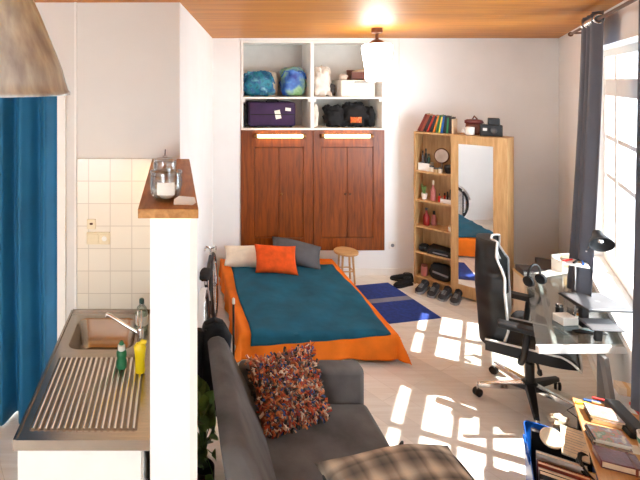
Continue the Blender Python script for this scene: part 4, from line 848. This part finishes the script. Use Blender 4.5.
t = thing('black_bag', 'low black bag on the floor under the far desk end', 'bag', (3.42, 4.64, 0)); MB().blob((0, 0, .10), (.14, .11, .115), 71, .08).build('bag_body', 'softblack', t, smooth=180); MB().tube([(-.05, -.04, .18), (-.03, -.05, .23), (.04, -.05, .23), (.06, -.04, .18)], .008, 8).build('handle', 'softblack', t)

# ================================================================== WINDOW CURTAINS
t = thing('curtain_rod', 'thin dark curtain rod above the window', 'rod', W(2.1, -.105, 2.90)); RL = V(t.location)
MB().cyl(W(1.95, -.105, 2.90)-RL, W(5.0, -.105, 2.90)-RL, .011).build('rod', 'brown', t); MB().ball(W(1.94, -.105, 2.90)-RL, .022, 12).build('finial', 'brown', t)
for s_ in (2.05, 4.95): MB().cyl(W(s_, -.105, 2.90)-RL, W(s_, 0, 2.90)-RL, .008).build('bracket', 'brown', t)
def wincurtain(s0, s1, label, amp, waves, flare, seed, zb):
    c0 = W((s0+s1)/2, -.105, 0); t = thing('window_curtain', label, 'curtain', c0)
    a0, a1 = W(s0, -.105, 0), W(s1, -.105, 0)
    drape('curtain_cloth', 'greycurt', t, a0, a1, 2.955, zb, amp, waves, flare, -N, 160, 24, seed, .004, c0)
    for i in range(int(waves*2)):
        u = (i+.5)/(waves*2); q = a0.lerp(a1, u)-c0+V((0, 0, 2.90))
        MB().rings([[q+U*((.030+.006*cos(2*pi*j/8))*cos(2*pi*k/20)*.3)+N*((.030+.006*cos(2*pi*j/8))*cos(2*pi*k/20)*.9)+V((0, 0, (.030+.006*cos(2*pi*j/8))*sin(2*pi*k/20)))+U*(.006*sin(2*pi*j/8)) for j in range(8)] for k in range(20)], closed=True).build('eyelet', 'chrome', t)
wincurtain(2.75, 3.33, 'charcoal eyelet curtain gathered by the far window end, behind the desk lamp', .034, 4.5, .08, 3, .83)
wincurtain(4.47, 5.08, 'charcoal eyelet curtain at the near window end, above the side table', .030, 4.5, .02, 8, .83)

# ================================================================== SIDE TABLE AND TOTE
ZT = .55
tA, tB = Fl(572, 397, ZT), Fl(600, 481, ZT); du = (tA-tB).normalized(); dv = V((du.y, -du.x, 0)); tw = .40; tl = (tA-tB).length+.22
TO = tA; TR = atan2(-du.x, du.y)      # local +y along du
t = thing('side_table', 'low oak side table in the near corner under the window', 'table', (TO.x, TO.y, 0), TR)
MB().box(0, -tl, ZT-.022, tw, 0, ZT).build('table_top', 'oakx', t, bevel=.003)
MB().box(.02, -tl+.02, .12, tw-.02, -.02, .14).build('lower_shelf', 'oakx', t)
for x in (.02, tw-.06):
    for y in (-tl+.02, -.06): MB().box(x, y, 0, x+.04, y+.04, ZT-.022).build('leg', 'black' if x < .1 else 'oakx', t)
def tb(px, py, z=ZT+.0005): q = Fl(px, py, z); return V((q.x, q.y, z))
def stack_of_cards(px, py, n, label, nm, ang):
    for k in range(n):
        t = thing(nm, label % ('topmost' if k == n-1 else ['lowest', 'second lowest', 'middle'][min(k, 2)]), 'booklet', tb(px, py)+V((.004*sin(k*2), .004*cos(k*3), k*.0135)), ang+.03*sin(k*5)); MB().box(-.075, -.06, 0, .075, .06, .011).build('pages', 'paper', t, smooth=0)
        MB().box(-.075, -.06, .0111, .075, .06, .013).build('cover', blotch('booklet_print_%d' % (k % 2), [(206,200,184), (120,150,126), (196,136,116), (150,150,160), (214,206,190)], 26, .6, 0), t, smooth=0); MB().box(-.077, -.0605, .0, -.0751, .0605, .013).build('spine', 'darkgrey', t)
stack_of_cards(605, 420, 3, '%s small printed booklet in the pile nearer the desk, on the oak side table', 'booklet', TR+.1)
stack_of_cards(608, 444, 4, '%s small printed booklet in the pile nearest the maroon notebook', 'booklet', TR+.14)
t = thing('notebook', 'maroon leather notebook with strap at the near table edge', 'notebook', tb(618.5, 465), TR+.12); MB().box(-.085, -.058, 0, .085, .058, .006).box(-.085, -.058, .032, .085, .058, .038).box(-.0865, -.058, 0, -.08, .058, .038).build('cover', 'maroon', t, bevel=.003)
MB().box(-.08, -.055, .006, .081, .055, .032).build('pages', 'cpaper', t); MB().box(.045, -.06, -.0, .056, -.058, .04).box(.045, -.06, .0382, .056, .058, .040).build('strap', 'brownlea', t)
t = thing('glasses_case', 'long black case lying across the oak side table', 'case', tb(624, 424)+V((.02, .02, 0)), TR+.28); MB().box(-.04, -.15, 0, .04, .12, .055).build('case_body', 'leather', t, bevel=.016, seg=3); MB().box(-.055, -.155, 0, .045, -.05, .03).build('flap', 'softblack', t, bevel=.01)
for i, (px, py, L, c, nm, an) in enumerate(((582, 404, .07, 'yellow', 'yellow marker at the far edge of the oak side table', -1.1), (592, 402.5, .08, 'bagblue', 'blue marker beside the yellow one on the side table', -1.4), (604, 401.5, .11, 'brightred', 'red marker beyond the booklets on the side table', -1.5), (603, 406.5, .10, 'tan', 'tan pencil close to the booklets on the side table', -1.7))):
    q = tb(px, py); t = thing('marker_pen', nm, 'pen', q+V((0, 0, .0075)), TR+an+pi/2); MB().cyl((-L/2, 0, 0), (L/2*.6, 0, 0), .007, n=12).build('barrel', c, t); MB().cyl((L/2*.6, 0, 0), (L/2, 0, 0), .0072, .004, 12).build('cap', c, t)
t = thing('small_carton', 'pale brown carton at the table corner beneath the near curtain', 'box', tb(631, 396)+V((.0, .03, 0)), TR+.1); MB().box(-.05, -.04, 0, .06, .04, .045).build('box_body', 'beige', t, bevel=.002); MB().box(-.01, -.0405, .0, .01, .0405, .0455).build('tape', 'tan', t)
t = thing('red_wallet', 'bright red wallet behind the long black case', 'wallet', tb(640, 411), TR+.2); MB().box(-.03, -.05, 0, .06, .05, .018).build('wallet', 'brightred', t, bevel=.005); MB().box(-.031, -.005, .0181, .061, .005, .0192).build('band', 'red', t)
t = thing('cup', 'teal and white cup by the picture edge on the oak table', 'cup', tb(645, 449)); MB().lathe([(.025, 0), (.033, .08), (.030, .08), (.023, .006), (.001, .005)], cap=False).build('cup_body', 'mug', t); MB().lathe([(.0292, .03), (.0318, .055)], cap=False).build('band', plain('teal_glaze', (40,140,130), .3), t, solid=.001)
tag(MB().obox((0, 0, .001), (.10, .07, .0015), rz(.3)).build('paper_slip', 'paper', loc=tb(630, 449), rot=(0, 0, TR)), 'white paper slip between the booklets and the teal cup', 'paper')

# blue tote with papers
t = thing('blue_tote', 'blue tote bag full of papers beside the oak table', 'bag', (2.16, 2.66, 0), TR)
hw_, hl_, hz_ = .165, .30, .36
b = MB(); outer = [rrect(-hw_*k, hw_*k, -hl_*k, hl_*k, .05, z, 5) for z, k in ((.0, .90), (.02, .93), (.2, .97), (hz_, 1.0))]; inner = [rrect(-hw_*k+.006, hw_*k-.006, -hl_*k+.006, hl_*k-.006, .046, z, 5) for z, k in ((hz_, 1.0), (.2, .97), (.02, .93))]
for ring in (outer[3], inner[0]):
    for q in ring: q.z += .02*sin(q.y*14+1)*cos(q.x*9)
b.rings(outer+inner, cap=False).add(outer[0], [tuple(range(len(outer[0])))]).add(inner[2], [tuple(range(len(inner[2])))]); b.build('bag_body', 'bagblue', t, smooth=50)
for s_ in (-1, 1): MB().tube([(s_*(hw_-.002), -.10, hz_-.02), (s_*(hw_+.012), -.09, hz_+.03), (s_*(hw_+.014), .06, hz_+.035), (s_*(hw_-.002), .08, hz_-.02)], .007, 8).build('handle', 'bagblue', t)
TT = V((2.16, 2.66, 0)); Tm = rz(TR)
def inb(x, y, z): return TT + Tm @ V((x, y, z))
t = thing('ring_binder', 'wide black binder leaning inside the blue tote', 'binder', inb(-.085, .105, .031), (0, 0, TR)); mb_ = rx(R(14))
def lean(name, label, cat, x, y, size, rotm, mat, pages='cpaper', z0=.03, pgname='pages'):
    w_, d_, h_ = size; e = rotm.to_euler(); t = thing(name, label, cat, inb(x, y, z0), (Tm @ rotm).to_euler())
    cb = MB(); tk = min(.003, d_*.2); cb.box(-w_/2, -d_/2, 0, w_/2, -d_/2+tk, h_).box(-w_/2, d_/2-tk, 0, w_/2, d_/2, h_).box(-w_/2-.002, -d_/2, 0, -w_/2, d_/2, h_); cb.build('cover', mat, t, smooth=0)
    MB().box(-w_/2+.001, -d_/2+tk+.0002, .002, w_/2-.003, d_/2-tk-.0002, h_-.003).build(pgname, pages, t, smooth=0); return t
bpy.data.objects.remove(t)
cols_ = {}
def pc(c):
    if c not in cols_: cols_[c] = plain('cover_%d_%d_%d' % c, c, .55, var=.08)
    return cols_[c]
# upright paper goods, fanned along the bag from its near end
up = [(-.235, (150,150,156), .03, .33, 'grey magazine at the near end of the blue tote'), (-.195, (36,36,40), .034, .35, 'black folder third from the near end of the blue tote'), (-.155, (214,206,196), .026, .34, 'white stapled booklet in the middle of the blue tote'),
      (-.118, (150,60,44), .026, .35, 'rust red folder in the middle of the blue tote'), (-.08, (46,46,52), .03, .33, 'charcoal book behind the rust red folder in the tote'), (-.045, (200,196,190), .022, .36, 'pale grey booklet beside the charcoal book in the tote')]
for y, c, tk, hh, nm in up:
    lean('folder' if 'folder' in nm else 'booklet_upright' if 0 else 'magazine', nm, 'paper goods', -.02, y, (.22, tk, hh), Matrix.Identity(3), pc(c))
t = lean('document_case', 'big black document case sticking out of the blue tote', 'case', -.075, .13, (.13, .03, .40), rx(R(6)), 'leather', 'darkgrey')
t = lean('black_board', 'black board behind the cream notebook in the tote', 'board', .075, .215, (.15, .014, .42), rx(R(4)), 'black', 'darkgrey')
t = thing('spiral_notebook', 'cream notebook lying slanted on top of the blue tote', 'notebook', inb(.055, .09, .415), (Tm @ rx(R(24)) @ rz(R(-4))).to_euler()); MB().box(-.06, -.085, 0, .06, .085, .012).build('pages', 'cpaper', t, smooth=0)
MB().box(-.0605, -.0855, -.003, .0605, .0855, 0).build('cover', 'black', t, smooth=0)
b = MB()
for i in range(9): b.obox((.0-.004*(i % 3), .066-.016*i, .0122), (.10-.01*(i % 3), .0018, .0006))
b.build('ruled_lines', 'greyplastic', t, smooth=0)
t = thing('round_lid', 'round cream lid resting on the black document case', 'lid', inb(-.05, .05, .43), (Tm @ rx(R(30)) @ ry(R(-8))).to_euler()); MB().lathe([(.05, 0), (.056, .004), (.056, .012), (.05, .016), (.046, .013), (.001, .013)], n=36).build('lid_disc', 'cpaper', t); MB().lathe([(.03, .0131), (.03, .0138)], n=30).build('centre_label', 'beige', t)
bagthing('cable_roll', 'coil of dark cable at the table end of the blue tote', 'cable', 0, 0, 0, (.001, .001, .001), 'black', 1); o = [q for q in bpy.data.objects if q.name == 'cable_roll'][0]
for ch in list(o.children): bpy.data.objects.remove(ch)
o.location = inb(.11, -.02, .37); o.rotation_euler = (.4, .2, 0)
MB().tube([((.05+.006*sin(i*.9))*cos(i*.42), (.075+.006*cos(i*.7))*sin(i*.42), .0+.012*sin(i*.23)) for i in range(60)], .006, 8).build('cable_loop', 'black', o)
t = lean('yellow_folder', 'mustard folder at the table side of the blue tote', 'folder', .11, -.14, (.03, .20, .34), Matrix.Identity(3), pc((190,160,60)))
t = thing('crumpled_paper', 'crumpled beige paper on top of the black board in the tote', 'paper', inb(.0, .215, .43)); MB().blob((0, 0, .02), (.045, .03, .03), 81, .2).build('paper', 'beige', t, smooth=30)
tag(MB().tube([tb(580, 403, ZT+.006), tb(572, 410, ZT-.03)+V((-.03, 0, 0)), inb(.14, .26, .45), inb(.10, .22, .46)], .003, 8).build('charging_cable', 'black'), 'thin black cable trailing from the oak table to the tote', 'cable')
